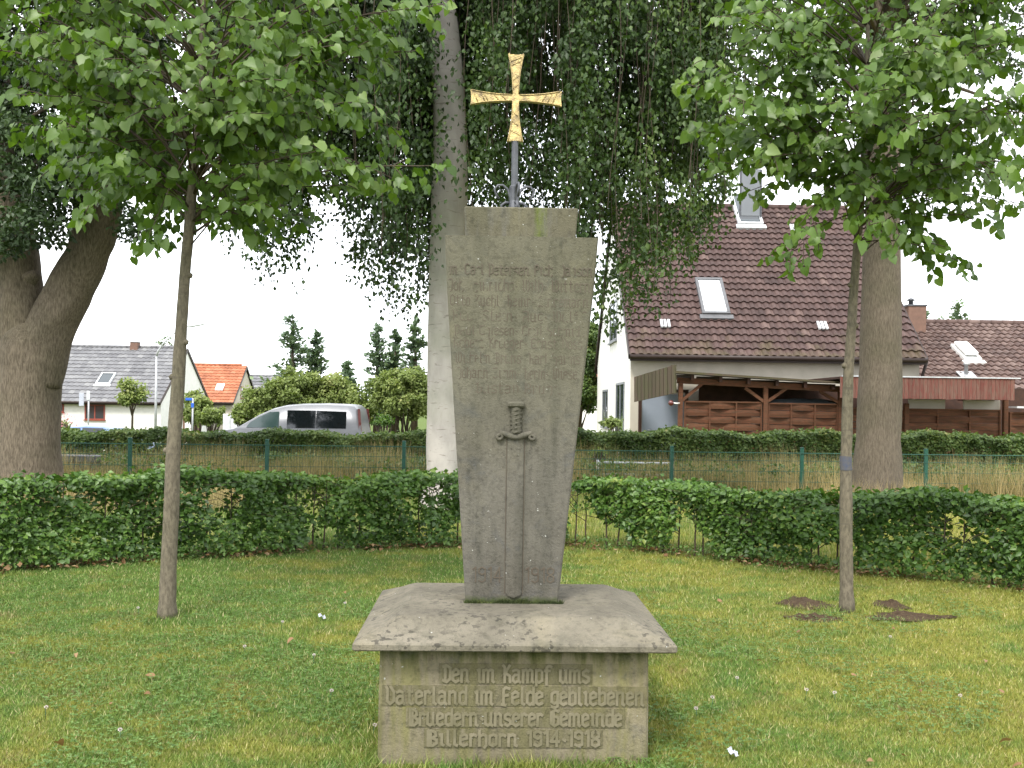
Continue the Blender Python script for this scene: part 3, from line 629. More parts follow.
# ------------------------------------------------------------------ young lime trees
def resample(a, b, n, droop, rise):
    a = Vector(a); b = Vector(b); pts = []
    for i in range(n+1):
        t = i/n; p = a.lerp(b, t); p.z += rise*math.sin(t*math.pi)*(1-.3*t) - 0*droop; pts.append(p)
    return pts
def lime(name, base, trunk_px, Y, r0, center, rad, targets, label, nl, stubs, seed, band=None):
    random.seed(seed)
    root = empty(name, base, label=label, cat='tree', group='young lime trees in the lawn')
    tp = [P(px, py, Y) for px, py in trunk_px]; tp[0] = Vector(base)-Vector((0, 0, .03))
    top = tp[-1]
    # spline-ish densify
    pts = []; 
    for i in range(len(tp)-1):
        for k_ in range(6):
            p = tp[i].lerp(tp[i+1], k_/6); pts.append(p+Vector((.006*vnoise(p.z*2, seed), .01*vnoise(p.z*1.3, seed+5), 0)))
    zt_ = center[2]+rad[2]*.92
    last = tp[-1]
    for i in range(10): 
        t = i/9; pts.append(last+Vector((.10*math.sin(t*3)*.5, .04*t, (zt_-last.z)*t)))
    rr = []
    for p in pts:
        h = p.z; t = min(max(h/(zt_), 0), 1); r = r0*(1-.42*min(h/3.1, 1)) if h < 3.1 else r0*.58*(1-(h-3.1)/(zt_-3.1)*.85)
        if h < .12: r *= 1.22-h
        r *= 1+.05*vnoise(h*7, seed+3); rr.append(r)
    inv = lambda L: [Vector(p)-Vector(base) for p in L]
    mb = MB(); mb.tube(inv(pts), rr, 14, jit=.12)
    for h, sd_ in stubs:
        j = min(range(len(pts)), key=lambda q: abs(pts[q].z-h)); p = inv([pts[j]])[0]
        mb.tube([p, p+Vector((sd_*rr[j]*1.15, -.01, .012)), p+Vector((sd_*(rr[j]*1.35), -.012, .02))], [.028, .024, .012], 8)
    mb.build('trunk', M['bark_lime'], root)
    if band:
        z0, z1 = P(*band[0], Y).z, P(*band[1], Y).z; bb = MB(); sel = [(p, r) for p, r in zip(pts, rr)]
        def at(z):
            for (p, r), (q, s) in zip(sel[:-1], sel[1:]):
                if p.z <= z <= q.z: t = (z-p.z)/(q.z-p.z); return p.lerp(q, t), r+(s-r)*t
        L = [at(z0+(z1-z0)*i/4) for i in range(5)]
        bb.tube(inv([l[0] for l in L]), [l[1]*1.035+.0015 for l in L], 14, cap=False, jit=.12); bb.build('paint_band', M['bluepaint'], root)
    # limbs
    br = MB(); LP = []; LA = []; LS = []
    def trunk_at(z):
        z = min(max(z, pts[0].z), pts[-1].z-.01)
        j = max(i for i in range(len(pts)) if pts[i].z <= z); return pts[j]
    ends = []
    for i in range(nl):
        v = Vector((random.gauss(0, 1), random.gauss(0, 1), random.gauss(0, 1))).normalized(); q = random.uniform(.72, 1.06)
        ends.append((Vector(center)+Vector((v.x*rad[0]*q, v.y*rad[1]*q, v.z*rad[2]*q)), None))
    for t in targets: ends.append((P(*t), 1))
    for e, ex in ends:
        hor = math.hypot(e.x-pts[-8].x, e.y-pts[-8].y)
        z0 = max(min(e.z-.25*hor-random.uniform(.0, .5), zt_-.3), 2.85+random.random()*1.1)
        s = trunk_at(z0); n = max(5, int((e-s).length/.14)); path = resample(s, e, n, 0, .12*(e-s).length*(1 if e.z < z0+.8 else .4))
        path = [p+Vector((.03*vnoise(p.x*3, p.y*3, p.z*3), .03*vnoise(p.y*3, p.z*3, 7), 0)) for p in path]
        L_ = (e-s).length
        br.tube(inv(path), [.003+.007*min(L_, 1.6)/1.6*(1-i/n) for i in range(n+1)], 5)
        for i in range(2, n+1):
            t = i/n; d = (path[i]-path[i-1]).normalized(); side = d.cross(Vector((0, 0, 1))).normalized()
            if t < .28: continue
            for sg in (-1, 1):
                if random.random() < .12: continue
                tl = random.uniform(.18, .42)*(1.15-t*.55); dirv = (d*.75+side*sg*random.uniform(.5, 1.1)+Vector((0, 0, random.uniform(-.75, .75)))).normalized()
                m = max(2, int(tl/.036)); q = path[i].copy(); tw = [q.copy()]
                for k_ in range(m):
                    q = q+dirv*(tl/m); dirv = (dirv+Vector((0, 0, -.07))).normalized(); tw.append(q.copy())
                    s2 = 1 if k_ % 2 else -1; la = (dirv*.5+dirv.cross(Vector((0, 0, 1)))*s2*.8+Vector((random.gauss(0, .25), random.gauss(0, .25), -.35))).normalized()
                    LP.append(q+la*.03); LA.append(la); LS.append(random.uniform(.038, .075)+.035*random.random()**2)
                if random.random() < .6: br.tube(inv(tw), [.0035]*m+[.0015], 4, cap=False)
        la = (path[-1]-path[-2]).normalized(); LP.append(path[-1]); LA.append(la); LS.append(.09)
    br.build('branches', M['twig'], root)
    LP = np.array([tuple(p-Vector(base)) for p in LP]); LA = np.array([tuple(p) for p in LA]); n = len(LP)
    LA[:, 2] -= rng.uniform(0, .9, n); 
    nr = np.tile([0, -.45, .55], (n, 1))+rv(n, .5)
    # many blades hang and face outward
    outw = LP-(np.array(center)-np.array(base)); outw = norm(outw); nr += outw*.6
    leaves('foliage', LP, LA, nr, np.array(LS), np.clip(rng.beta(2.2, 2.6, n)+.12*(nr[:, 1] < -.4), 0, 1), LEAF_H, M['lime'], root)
    print(name, n, 'leaves')
    return root
YL, YR = TL.y, TR.y
cl = P(192, 18, YL); cr_ = P(880, 45, YR)
tl = [(437, 6, YL-.2), (432, 166, YL-.3), (395, 180, YL), (345, 185, YL-.1), (20, 95, YL-.5), (60, 165, YL-.2), (95, 190, YL), (235, 215, YL-.2), (150, 235, YL-.4), (300, 225, YL+.2),
      (355, 100, YL-.4), (370, 40, YL-.3), (330, 150, YL-.8), (-15, 40, YL), (60, 120, YL-.9), (400, 15, YL+.2), (260, 200, YL-.5), (110, 170, YL-.7), (10, 10, YL-.9)]
lime('young_lime_tree', TL, [(167, 617), (169, 560), (173, 470), (179, 360), (186, 260), (193, 185)], YL, .064, tuple(cl), (1.72, 1.6, 1.62), tl,
     'young lime tree with slim trunk left of the memorial, branches reaching towards the cross', 104, [(2.1, 1), (1.75, -1), (2.55, 1), (1.2, -1)], 11)
tr = [(697, 130, YR), (700, 60, YR-.3), (705, 90, YR-.7), (720, 170, YR-.2), (790, 252, YR-.3), (800, 225, YR-.6), (960, 262, YR-.2), (935, 240, YR), (985, 215, YR-.4), (1030, 205, YR-.2), (1050, 190, YR-.8),
      (745, 20, YR-.8), (1045, 120, YR-.7), (1060, 60, YR), (730, 95, YR-.9), (900, 235, YR-.6), (870, 225, YR-.9), (760, 160, YR-.6), (1010, 20, YR-.7), (1000, 160, YR-.9)]
lime('young_lime_tree', TR, [(847, 612), (846, 540), (846, 460), (848, 380), (853, 300), (860, 215)], YR, .055, tuple(cr_), (1.42, 1.45, 1.5), tr,
     'young lime tree right of the memorial with a blue paint mark on its trunk', 98, [(2.3, 1), (1.95, -1), (2.6, -1)], 23, band=((843, 470), (843, 456)))
# ------------------------------------------------------------------ big trees
def trunk_from_px(spec, Y, n=18, jit=.1, zmin=0.0, base=None):
    """spec: (px center, py, px width)"""
    pts = [P(a, b, Y) for a, b, c in spec]; rad = [c*Y/2000 for a, b, c in spec]; P2 = []; R2 = []
    for i in range(len(pts)-1):
        p0 = pts[max(i-1, 0)]; p1 = pts[i]; p2 = pts[i+1]; p3 = pts[min(i+2, len(pts)-1)]
        for k_ in range(6):
            t = k_/6; P2.append(.5*((2*p1)+(-p0+p2)*t+(2*p0-5*p1+4*p2-p3)*t*t+(-p0+3*p1-3*p2+p3)*t**3)); R2.append(rad[i]*(1-t)+rad[i+1]*t)
    P2.append(pts[-1]); R2.append(rad[-1])
    if base is not None: P2 = [p-base for p in P2]
    return P2, R2
# weeping beech
YB = 16.0
bbase = P(443, 500, YB); bbase.z = 0
beech = empty('weeping_beech', bbase, label='large weeping beech with pale smooth trunk behind the memorial', cat='tree')
mb = MB(); p2, r2 = trunk_from_px([(442, 512, 52), (443, 500, 44), (444.5, 475, 37), (444.5, 400, 36), (446, 300, 35), (449.5, 200, 36), (449, 100, 32), (440, 10, 32), (432, -60, 27), (425, -130, 20)], YB, base=bbase)
mb.tube(p2, r2, 24, jit=.08); mb.build('trunk', M['bark_beech'], beech)
def X_(px): return (px-512)/1000*YB
def beech_bottom(px):
    xs = [195, 215, 240, 262, 285, 305, 325, 340, 352, 370, 400, 430, 460, 520, 580, 600, 620, 645, 670, 700, 718, 735, 750]
    ys = [165, 235, 265, 292, 292, 250, 215, 200, 285, 300, 330, 310, 250, 260, 290, 345, 345, 320, 300, 262, 250, 215, 150]
    return float(np.interp(px, xs, ys))
LP = []; LA = []; br = MB(); rs = random.Random(5)
cent = [205+i*8.85+rs.uniform(-4, 4) for i in range(58)]
for i in range(640):
    px = min(max(cent[rs.randrange(58)]+rs.gauss(0, 2.2), 200), 716); pxw = (px-443)/300.
    dmax = 3.2*math.sqrt(max(.05, 1-pxw**2)); Yc = YB+rs.uniform(-dmax, dmax*.9)
    if Yc < YB+.3 and 415 < 512+X_(px)/Yc*1000 < 478: Yc = YB+rs.uniform(.6, 3)
    X = (px-512)/1000*YB; 
    pxr = 512+X/Yc*1000   # where that strand shows
    yb_ = beech_bottom(pxr)-abs(rs.gauss(0, 55))-(35 if rs.random() < .3 else 0)
    zb_ = P(pxr, max(yb_, -40), Yc).z; ztop = 7.4+2.6*math.sqrt(max(0, 1-pxw**2))+rs.uniform(-.6, .4)
    if ztop < zb_+.5: ztop = zb_+.8
    # cord: from a limb point hanging down, with sub-strands
    c = Vector((X, Yc, ztop)); top0 = Vector((bbase.x-.12, YB+.1, 8.0+rs.random()*1.3)) 
    if i % 9 == 0:
        limb = [top0.lerp(c, t)+Vector((0, 0, .9*math.sin(t*math.pi))) for t in np.linspace(0, 1, 8)]
        br.tube([p-bbase for p in limb], [.07*(1-t*.85) for t in np.linspace(0, 1, 8)], 6)
    ns = rs.randint(2, 4)
    for s_ in range(ns):
        ox, oy = rs.gauss(0, .10), rs.gauss(0, .2); ln = (ztop-zb_)*(1 if s_ == 0 else rs.uniform(.55, .98)); z = ztop; ph = rs.uniform(0, 6)
        if rs.random() < .3: br.tube([Vector((X+ox+.08*math.sin(q*1.3+ph), Yc+oy, ztop-q))-bbase for q in np.arange(0, ln, .5)], .006, 3, cap=False) if ln > 1.1 else None
        while z > ztop-ln:
            w_ = .05+.09*((ztop-z)/ln)**.5*(1 if (ztop-z)/ln < .85 else .6)
            LP.append((X+ox+.08*math.sin((ztop-z)*1.3+ph)+rs.gauss(0, w_), Yc+oy+rs.gauss(0, w_), z+rs.gauss(0, .03)))
            z -= rs.uniform(.014, .036)
br.build('branches', M['twig'], beech)
LP = np.array(LP)
# gaps: drop leaves in noisy pockets
nzv = np.array([mnoise.noise(Vector((p[0]*1.6, p[1]*.8, p[2]*1.1))) for p in LP]); fine = np.array([mnoise.noise(Vector((p[0]*5, p[1]*3, p[2]*4))) for p in LP])
k = (nzv > -.24) & (fine > -.26)
LP = LP[k]; nzv = nzv[k]; n = len(LP)
LAx = rv(n, .5)+np.array([0, 0, -.9]); nr = rv(n, .6)+np.array([0, -.6, .5])
leaves('foliage', LP-np.array(bbase), LAx, nr, rng.uniform(.055, .10, n), np.clip(.18+rng.beta(1.6, 3.2, n)*.8+.25*nzv+.07*np.clip(LP[:, 0]-.6, -3, 3), 0, 1), LEAF_S, M['beech'], beech)  # leaf tone rises towards the right, painting in the front-lit side
print('beech leaves', n)
def clump_foliage(centers, radii, per, size, base, name, mat, parent, flat=.55, seed=1, vb=0.0):
    rs2 = np.random.default_rng(seed); L = []; VV = []
    for c, r in zip(centers, radii):
        m = int(per*r*r*4); v = norm(rs2.normal(0, 1, (m, 3)))*(rs2.random((m, 1))**.45)*r; v[:, 2] *= flat
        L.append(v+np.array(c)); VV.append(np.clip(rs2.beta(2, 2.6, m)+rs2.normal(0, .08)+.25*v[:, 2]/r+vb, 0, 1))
    L = np.concatenate(L); VV = np.concatenate(VV); n = len(L)
    leaves(name, L-np.array(base), rv(n, .7)+np.array([0, 0, -.3]), rv(n, .5)+np.array([0, -.4, .8]), rs2.uniform(size[0], size[1], n), VV, LEAF_S, mat, parent)
    return n
# left forked tree
YF = 15.5
fb = P(25, 500, YF); fb.z = 0
fork = empty('forked_maple', fb, label='huge rough-barked forked tree at the left edge of the photo', cat='tree')
mb = MB(); p2, r2 = trunk_from_px([(27, 515, 92), (28, 495, 74), (29, 470, 64), (28, 400, 59), (32, 350, 60), (33, 336, 50), (34, 324, 24)], YF, base=fb); mb.tube(p2, r2, 28, jit=.1)
p2, r2 = trunk_from_px([(38, 385, 44), (47, 338, 48), (64, 301, 45), (79, 273, 43), (89, 250, 41), (95, 228, 43), (97, 200, 45), (92, 140, 42), (84, 60, 36), (70, -20, 28), (50, -120, 18)], YF, base=fb); mb.tube(p2, r2, 22, jit=.1)
p2, r2 = trunk_from_px([(24, 375, 44), (22, 330, 44), (20, 275, 41), (12, 235, 42), (2, 190, 40), (-14, 120, 36), (-38, 20, 26)], YF+.15, base=fb); mb.tube(p2, r2, 20, jit=.1)
kn = P(34, 278, YF)-fb; mb.tube([kn+Vector((-.18, 0, 0)), kn, kn+Vector((.09, -.03, .02))], [.12, .12, .04], 12, jit=.15)
mb.build('trunk', M['bark_big'], fork)
rs = random.Random(9); C_ = []; Rr = []; br = MB()
for i in range(300):
    px = rs.uniform(-140, 150); py = rs.uniform(-230, 245)
    if py > 130 and (px > 80 and py > 205 or px > 128): continue
    if py > 190 and px > 60: continue
    Yc = YF+rs.uniform(-2.2, 2.6) if py < 120 else YF+rs.choice([rs.uniform(-1.6, -.4), rs.uniform(.5, 2)])
    C_.append(P(px, py, Yc)); Rr.append(rs.uniform(.28, .6))
for px, py in ((20, 240), (55, 238), (30, 210), (60, 215), (12, 190), (45, 190), (130, 228), (140, 215), (120, 205), (5, 250), (66, 190), (60, 170), (75, 200)):
    C_.append(P(px, py, YF-.8)); Rr.append(.3)
for px, py in ((95, 215), (135, 235), (118, 222)): C_.append(P(px, py, YF+1.2)); Rr.append(.32)
for i in range(90): C_.append(P(rs.uniform(-60, 175), rs.uniform(20, 175), YF+rs.uniform(1.2, 2.8))); Rr.append(rs.uniform(.35, .6))
for c, r in zip(C_[::4], Rr[::4]):
    s = P(90, 120, YF) if c.x > P(30, 0, YF).x else P(-25, 110, YF); s.z = min(s.z, c.z+1)
    br.tube([s-fb, (s.lerp(c, .5)+Vector((0, 0, .3)))-fb, c-fb], [.07, .04, .012], 6)
br.build('branches', M['bark_big'], fork)
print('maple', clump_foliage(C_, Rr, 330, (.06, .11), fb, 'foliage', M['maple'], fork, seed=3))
# right big tree
YT = 17.0
rb = P(878, 500, YT); rb.z = 0
rt = empty('mature_tree', rb, label='tall thick-trunked tree standing before the fence, just right of the right young lime', cat='tree')
mb = MB(); p2, r2 = trunk_from_px([(876, 506, 62), (877, 487, 49), (878, 440, 43), (880, 380, 42), (881, 300, 38), (882, 235, 34), (884, 150, 31), (882, 60, 27), (880, -60, 20), (878, -200, 12)], YT, base=rb); mb.tube(p2, r2, 24, jit=.07)
mb.build('trunk', M['bark_grey'], rt)
rs = random.Random(19); C_ = []; Rr = []; br = MB()
for i in range(150):
    px = rs.uniform(735, 1080); py = rs.uniform(-260, 120); Yc = YT+rs.uniform(-2.5, 2.8)
    if abs(px-880)/200 + max(0, py)/130 > 1.15 + rs.uniform(-.2, .2): continue
    C_.append(P(px, py, Yc)); Rr.append(rs.uniform(.3, .62))
for px, py in ((1000, 60), (1020, 70), (1010, 40), (775, 50), (760, 75), (1022, 110), (1015, 130)): C_.append(P(px, py, YT)); Rr.append(.35)
for c in C_[::3]:
    s = P(882, 40, YT); s.z = min(s.z, c.z+.2); br.tube([s-rb, (s.lerp(c, .5)+Vector((0, 0, .3)))-rb, c-rb], [.06, .035, .01], 6)
br.build('branches', M['bark_grey'], rt)
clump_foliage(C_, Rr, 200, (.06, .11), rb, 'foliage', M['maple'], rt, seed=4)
# ------------------------------------------------------------------ hedges
def path_sampler(pts):
    pts = [Vector((p[0], p[1], 0)) for p in pts]; L = [0]
    for a, b in zip(pts[:-1], pts[1:]): L.append(L[-1]+(b-a).length)
    L = np.array(L); X = np.array([p.x for p in pts]); Yv = np.array([p.y for p in pts])
    return L[-1], lambda s: (np.interp(s, L, X), np.interp(s, L, Yv))
def hedge(name, pts, h, depth, per_m, size, mat, label, group=None, base_gap=.12, holes=-.35, sparse=None, stems=.17, seed=1, base=None, hf=None, topcut=.04):
    tot, f = path_sampler(pts); rs3 = np.random.default_rng(seed); N = int(tot*per_m); s = rs3.uniform(0, tot, N)
    x, y = f(s); x2, y2 = f(np.minimum(s+.1, tot)); x1, y1 = f(np.maximum(s-.1, 0)); t = norm(np.stack([x2-x1, y2-y1, np.zeros(N)], 1)); nrm_ = np.stack([-t[:, 1], t[:, 0], np.zeros(N)], 1)
    # face choice: front, top, back, inside
    fc = rs3.random(N); d = np.empty(N); z = np.empty(N)
    hh_ = h if hf is None else hf(x)
    hh_ = hh_*(1+.05*np.sin(s*2.1+seed)+.03*np.sin(s*5.3))
    front = fc < .5; top = (fc >= .5) & (fc < .72); back = (fc >= .72) & (fc < .88); ins_ = fc >= .88
    u_ = rs3.random(N); bulge = .07*np.sin(s*3.1+2*np.sin(u_*3))+.05*np.sin(s*7.7+u_*6)
    z[:] = base_gap+(hh_-base_gap)*u_**.85
    d[front] = (rs3.random(front.sum())**1.6)*.16+bulge[front]
    d[back] = depth-(rs3.random(back.sum())**1.6)*.16; d[ins_] = rs3.uniform(.05, depth-.05, ins_.sum())
    d[top] = rs3.uniform(-.02, depth, top.sum()); z[top] = hh_[top]-rs3.random(top.sum())**1.5*.12+rs3.exponential(topcut, top.sum())*.4 if not np.isscalar(hh_) else hh_
    round_ = np.clip((z-(hh_-.12))/.12, 0, 1); d = np.where(front, d+.08*round_**2, d)
    Pn = np.stack([x, y, z], 1)+nrm_*d[:, None]
    nzv = np.array([mnoise.noise(Vector((p[0]*2.2, p[1]*2.2, p[2]*2.6+seed))) for p in Pn])
    lo = np.full(N, holes)
    if sparse is not None: lo = lo+np.array([sparse(a, b, c) for a, b, c in Pn])
    k = nzv > lo
    Pn = Pn[k]; n = len(Pn); nv = nzv[k]; on = -nrm_[k]*np.where(d[k] < depth/2, 1, -1)[:, None]
    if base is None: base = Vector((float(Pn[:, 0].mean()), float(Pn[:, 1].mean()), 0))
    root = empty(name, base, label=label, cat='hedge', group=group)
    nr = on*.7+np.array([0, 0, .7])+rs3.normal(0, .4, (n, 3)); axv = on*.5+t[k]*rs3.choice([-1, 1], n)[:, None]*.7+rs3.normal(0, .4, (n, 3))+np.array([0, 0, -.25])
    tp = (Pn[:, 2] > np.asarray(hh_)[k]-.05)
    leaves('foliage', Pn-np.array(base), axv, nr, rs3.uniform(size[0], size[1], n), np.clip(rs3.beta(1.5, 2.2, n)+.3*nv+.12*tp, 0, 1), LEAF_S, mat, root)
    sm = MB(); q = .05
    while q < tot:
        xx_, yy_ = f(q); dd = depth*random.uniform(.3, .6); b_ = Vector((float(xx_), float(yy_)+dd, 0)); a_ = b_.copy(); pp = [b_-base-Vector((0, 0, .02))]
        H_ = h if hf is None else float(hf(np.array([xx_]))[0]) 
        for j in range(1, 7): a_ = a_+Vector((random.gauss(0, .007), random.gauss(0, .007), 0)); pp.append(a_+Vector((0, 0, H_*.92*j/6))-base)
        sm.tube(pp, [.012-.0014*j for j in range(7)], 5, cap=False)
        for j in range(5):
            z_ = random.uniform(.25, .8)*H_; s0 = b_+Vector((0, 0, z_))-base; sm.tube([s0, s0+Vector((random.gauss(0, .12), random.gauss(0, .12), .1)), s0+Vector((random.gauss(0, .2), random.gauss(0, .18), .18))], [.005, .004, .002], 4, cap=False)
        q += stems*random.uniform(.6, 1.4)
    sm.build('stems', M['twig'], root)
    return root
def px_of(x, y): return 512+x/y*1000
def sparseL(x, y, z):
    p = px_of(x, y); v = 0
    v += .45*math.exp(-((p-325)/26)**2)+.35*math.exp(-((p-478)/40)**2)+.22*math.exp(-((p-420)/18)**2)+.2*math.exp(-((p-215)/20)**2)
    if z < .3: v += .16+.1*max(0, (p-380)/100)
    return v
def sparseR(x, y, z):
    p = px_of(x, y); v = .6*math.exp(-((p-584)/17)**2)*(z < .66)
    if p < 712: v += .85*max(0, 1-z/.46)
    v += .26*math.exp(-((p-835)/20)**2)+.2*math.exp(-((p-965)/25)**2)+.3*math.exp(-((p-690)/14)**2)+.2*math.exp(-((p-760)/14)**2)
    if z < .25: v += .12
    return v
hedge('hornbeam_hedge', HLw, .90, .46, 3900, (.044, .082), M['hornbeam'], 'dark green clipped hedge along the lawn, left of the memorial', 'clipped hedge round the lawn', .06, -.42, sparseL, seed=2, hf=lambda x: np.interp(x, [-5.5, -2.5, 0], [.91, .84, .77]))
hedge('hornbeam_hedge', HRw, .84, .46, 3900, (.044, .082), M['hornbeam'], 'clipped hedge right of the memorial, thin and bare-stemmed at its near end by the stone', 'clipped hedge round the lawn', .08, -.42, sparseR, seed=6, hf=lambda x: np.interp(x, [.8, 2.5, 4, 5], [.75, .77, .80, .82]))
bl = [P(-60, 430, 22.5), P(60, 430, 22.5), P(250, 430, 22.5), P(440, 430, 22.8)]; brr = [P(560, 430, 23), P(700, 430, 23), P(860, 430, 23.2), P(1100, 430, 23.5)]
hedge('privet_hedge', bl, 1.1, .7, 4200, (.06, .1), M['privet'], 'long back hedge below the parked silver van', 'hedges along the street', .05, -.6, None, .35, 4, hf=lambda x: np.interp(x, [-12, -6, 0], [.93, .94, .95]))
hedge('privet_hedge', brr, 1.1, .7, 4200, (.06, .1), M['privet'], 'back hedge with reddish leaves in front of the timber carport', 'hedges along the street', .05, -.6, None, .35, 8, hf=lambda x: np.interp(x, [0, 6, 12], [1.06, 1.09, 1.09]))
# leaf litter along the near hedge
PN = []
for pts_ in (HLw, HRw, [HLw[-1], HRw[0]]):
    tot, f = path_sampler(pts_); n = int(tot*150); s = rng.uniform(0, tot, n); x, y = f(s)
    cl_ = np.array([mnoise.noise(Vector((a*1.3, 3.1, 0))) for a in x]); k = cl_ > rng.uniform(-.5, .45, n)
    PN.append(np.stack([x[k], y[k]-rng.normal(.0, .13, k.sum())+.08, rng.uniform(.01, .06, k.sum())], 1))
PN = np.concatenate(PN); n = len(PN)
tag(leaves('leaf_litter', PN, rv(n, 1)*np.array([1, 1, .3]), rv(n, .35)+np.array([0, 0, 1]), rng.uniform(.045, .085, n), rng.random(n), LEAF_S, M['brownleaf']),
    'brown fallen leaves gathered along the foot of the clipped hedge', 'leaf litter', kind='stuff')
# weeds at hedge foot
PN = []
for pts_ in (HLw, HRw):
    tot, f = path_sampler(pts_); n = int(tot*260); s = rng.uniform(0, tot, n); x, y = f(s); PN.append(np.stack([x, y-rng.normal(0, .1, n)+.05, rng.uniform(.02, .13, n)], 1))
PN = np.concatenate(PN); n = len(PN)
tag(leaves('hedge_weeds', PN, rv(n, 1)+np.array([0, 0, .4]), rv(n, .4)+np.array([0, 0, 1]), rng.uniform(.02, .05, n), rng.random(n), LEAF_S, M['clover']), 'low green weeds at the foot of the clipped hedge', 'weeds', kind='stuff')
# dry grass behind the fence and around tree feet
N = 60000; yy = rng.uniform(19.0, 22.6, N); xx = rng.uniform(-1, 1, N)*(yy*.56+.5)
dn = np.array([mnoise.noise(Vector((a*.9, b*.6, 1.7))) for a, b in zip(xx, yy)]); h_ = (.2+.58*rng.random(N)**1.6)*(1+.6*dn)
tag(blade_mesh('dry_grass', xx, yy, h_, rng.uniform(.006, .013, N), M['straw'], np.clip(rng.random(N)*.9-.15*dn, 0, 1), .5), 'tall straw-coloured dry grass and stalks behind the wire fence', 'dry grass', kind='stuff')
N = 34000; yy = rng.uniform(19.3, 22.4, N); xx = rng.uniform(-1, 1, N)*(yy*.56+.5)
dn = np.array([mnoise.noise(Vector((a*.7, b*.7, 9.7))) for a, b in zip(xx, yy)]); k = dn > -.05; xx, yy, n = xx[k], yy[k], k.sum()
tag(leaves('verge_weeds', np.stack([xx, yy, rng.uniform(.05, .55, n)], 1), rv(n), rv(n, .5)+np.array([0, -.3, 1]), rng.uniform(.05, .10, n), rng.random(n), LEAF_S, M['privet']), 'straggly green and reddish weeds in the verge behind the fence', 'weeds', kind='stuff')
xs, ys = [], []
for b_, r_, m in ((fb, 1.1, 3500), (rb, .7, 2500)):
    a = rng.uniform(0, 6.28, m); q = rng.uniform(.45, 1.25, m)*r_; xs.append(b_.x+np.cos(a)*q); ys.append(b_.y+np.sin(a)*q)
xs.append(rng.uniform(-7.2, -4.2, 3500)); ys.append(rng.uniform(14.5, 17.5, 3500)); xs = np.concatenate(xs); ys = np.concatenate(ys)
tag(blade_mesh('dry_tufts', xs, ys, rng.uniform(.2, .58, len(xs)), rng.uniform(.006, .012, len(xs)), M['straw'], rng.random(len(xs))*.9, .55), 'pale dry grass tufts round the feet of the big trees', 'dry grass', kind='stuff')
# ------------------------------------------------------------------ green mesh fence
fence = empty('wire_mesh_fence', (0, 18.8, 0), label='low dark green wire mesh fence with square posts crossing behind the clipped hedge', cat='fence')
def FY(px): return 18.3+1.0*(px-130)/800
posts = [-7, 130, 267, 404, 541, 672, 802, 926, 1050]
PT = [P(px, 450, FY(px)) for px in posts]; hts = [.90, .90, .90, .90, .87, .86, .86, .86, .86]
for p in PT: p.z = 0
fo = Vector((0, 18.8, 0))
for p, h in zip(PT, hts):
    mb = MB(); mb.box(p-fo+Vector((0, 0, h/2+.02)), (.065, .065, h+.04), bev=.006); mb.box(p-fo+Vector((0, 0, h+.05)), (.07, .07, .02), bev=.006); mb.build('post', M['greenpaint'], fence)
for a, b, h in zip(PT[:-1], PT[1:], hts):
    mb = MB(); d = b-a; L = d.length; h -= .03; n = int(L/.05)
    for i in range(1, n):
        p = a.lerp(b, i/n)-fo; mb.tube([p+Vector((0, -.04, .05)), p+Vector((0, -.04, h))], .0028, 4, cap=False, smooth=False)
    for z in (.06, .26, .46, .66, h-.02): mb.tube([a-fo+Vector((0, -.045, z)), b-fo+Vector((0, -.045, z))], .0045 if z < h-.05 else .008, 4, smooth=False)
    mb.build('mesh_panel', M['wire'], fence)
# white rail barrier
rb0 = P(598, 455, 20.4); rb1 = P(673, 455, 20.4); rb0.z = rb1.z = 0
ra = empty('rail_barrier', rb0, label='low pale two-rail barrier seen through the fence just right of the memorial', cat='barrier')
for z in (.48, .24):
    mb = MB(); mb.tube([(0, 0, z+.03), (rb1.x-rb0.x, 0, z+.03)], .022, 8); mb.build('rail', M['whitemetal'], ra)
for t in (0, 1):
    mb = MB(); mb.tube([(t*(rb1.x-rb0.x), .03, 0), (t*(rb1.x-rb0.x), .03, .56)], .025, 8); mb.build('upright', M['whitemetal'], ra)
wl = P(60, 455, 20.3); wr = P(92, 455, 20.3)
mb = MB(); 
for r_ in range(3):
    for c_ in range(4):
        mb.box(((c_-1.5)*.24+(.1 if r_ % 2 else 0), 0, .10+r_*.17), (.225, .25, .16), bev=.02)
o = mb.build('stone_wall', M['iron']); o.location = ((wl.x+wr.x)/2, 20.3, 0); tag(o, 'short low dark block wall beside the big forked trunk, behind the fence', 'wall')
# ------------------------------------------------------------------ buildings
def tile_roof(name, O, U, V, Lu, Lv, mat, parent, tw=.23, th=.34, amp=.045, step=.04, seed=0, lift=.0):
    O = Vector(O); U = Vector(U).normalized(); V = Vector(V).normalized(); Nn = U.cross(V).normalized()
    if Nn.z < 0: Nn = -Nn
    rs4 = random.Random(seed); mb = MB(); nc = round(Lu/tw); tw = Lu/nc; nr_ = round(Lv/th); th = Lv/nr_; K = 6
    for j in range(nr_):
        for i in range(nc):
            dz = rs4.uniform(-.004, .006); val = rs4.random(); Vv = []
            for k_ in range(K+1):
                q = (i+k_/K)*tw; hgt = amp*max(0, math.sin(k_/K*math.pi*1.35))**.8*(1 if k_/K < .74 else 0)
                v0 = j*th-.03; Vv += [O+U*q+V*v0+Nn*(lift+hgt), O+U*q+V*v0+Nn*(lift+hgt+step+dz), O+U*q+V*((j+1)*th)+Nn*(lift+hgt+.004)]
            F = []
            for k_ in range(K): b = k_*3; F += [(b, b+3, b+4, b+1), (b+1, b+4, b+5, b+2)]
            mb.add(Vv, F, True, val)
    o = mb.build(name, mat, parent); 
    o.data.polygons.foreach_set('use_smooth', [False]*len(o.data.polygons)); return o
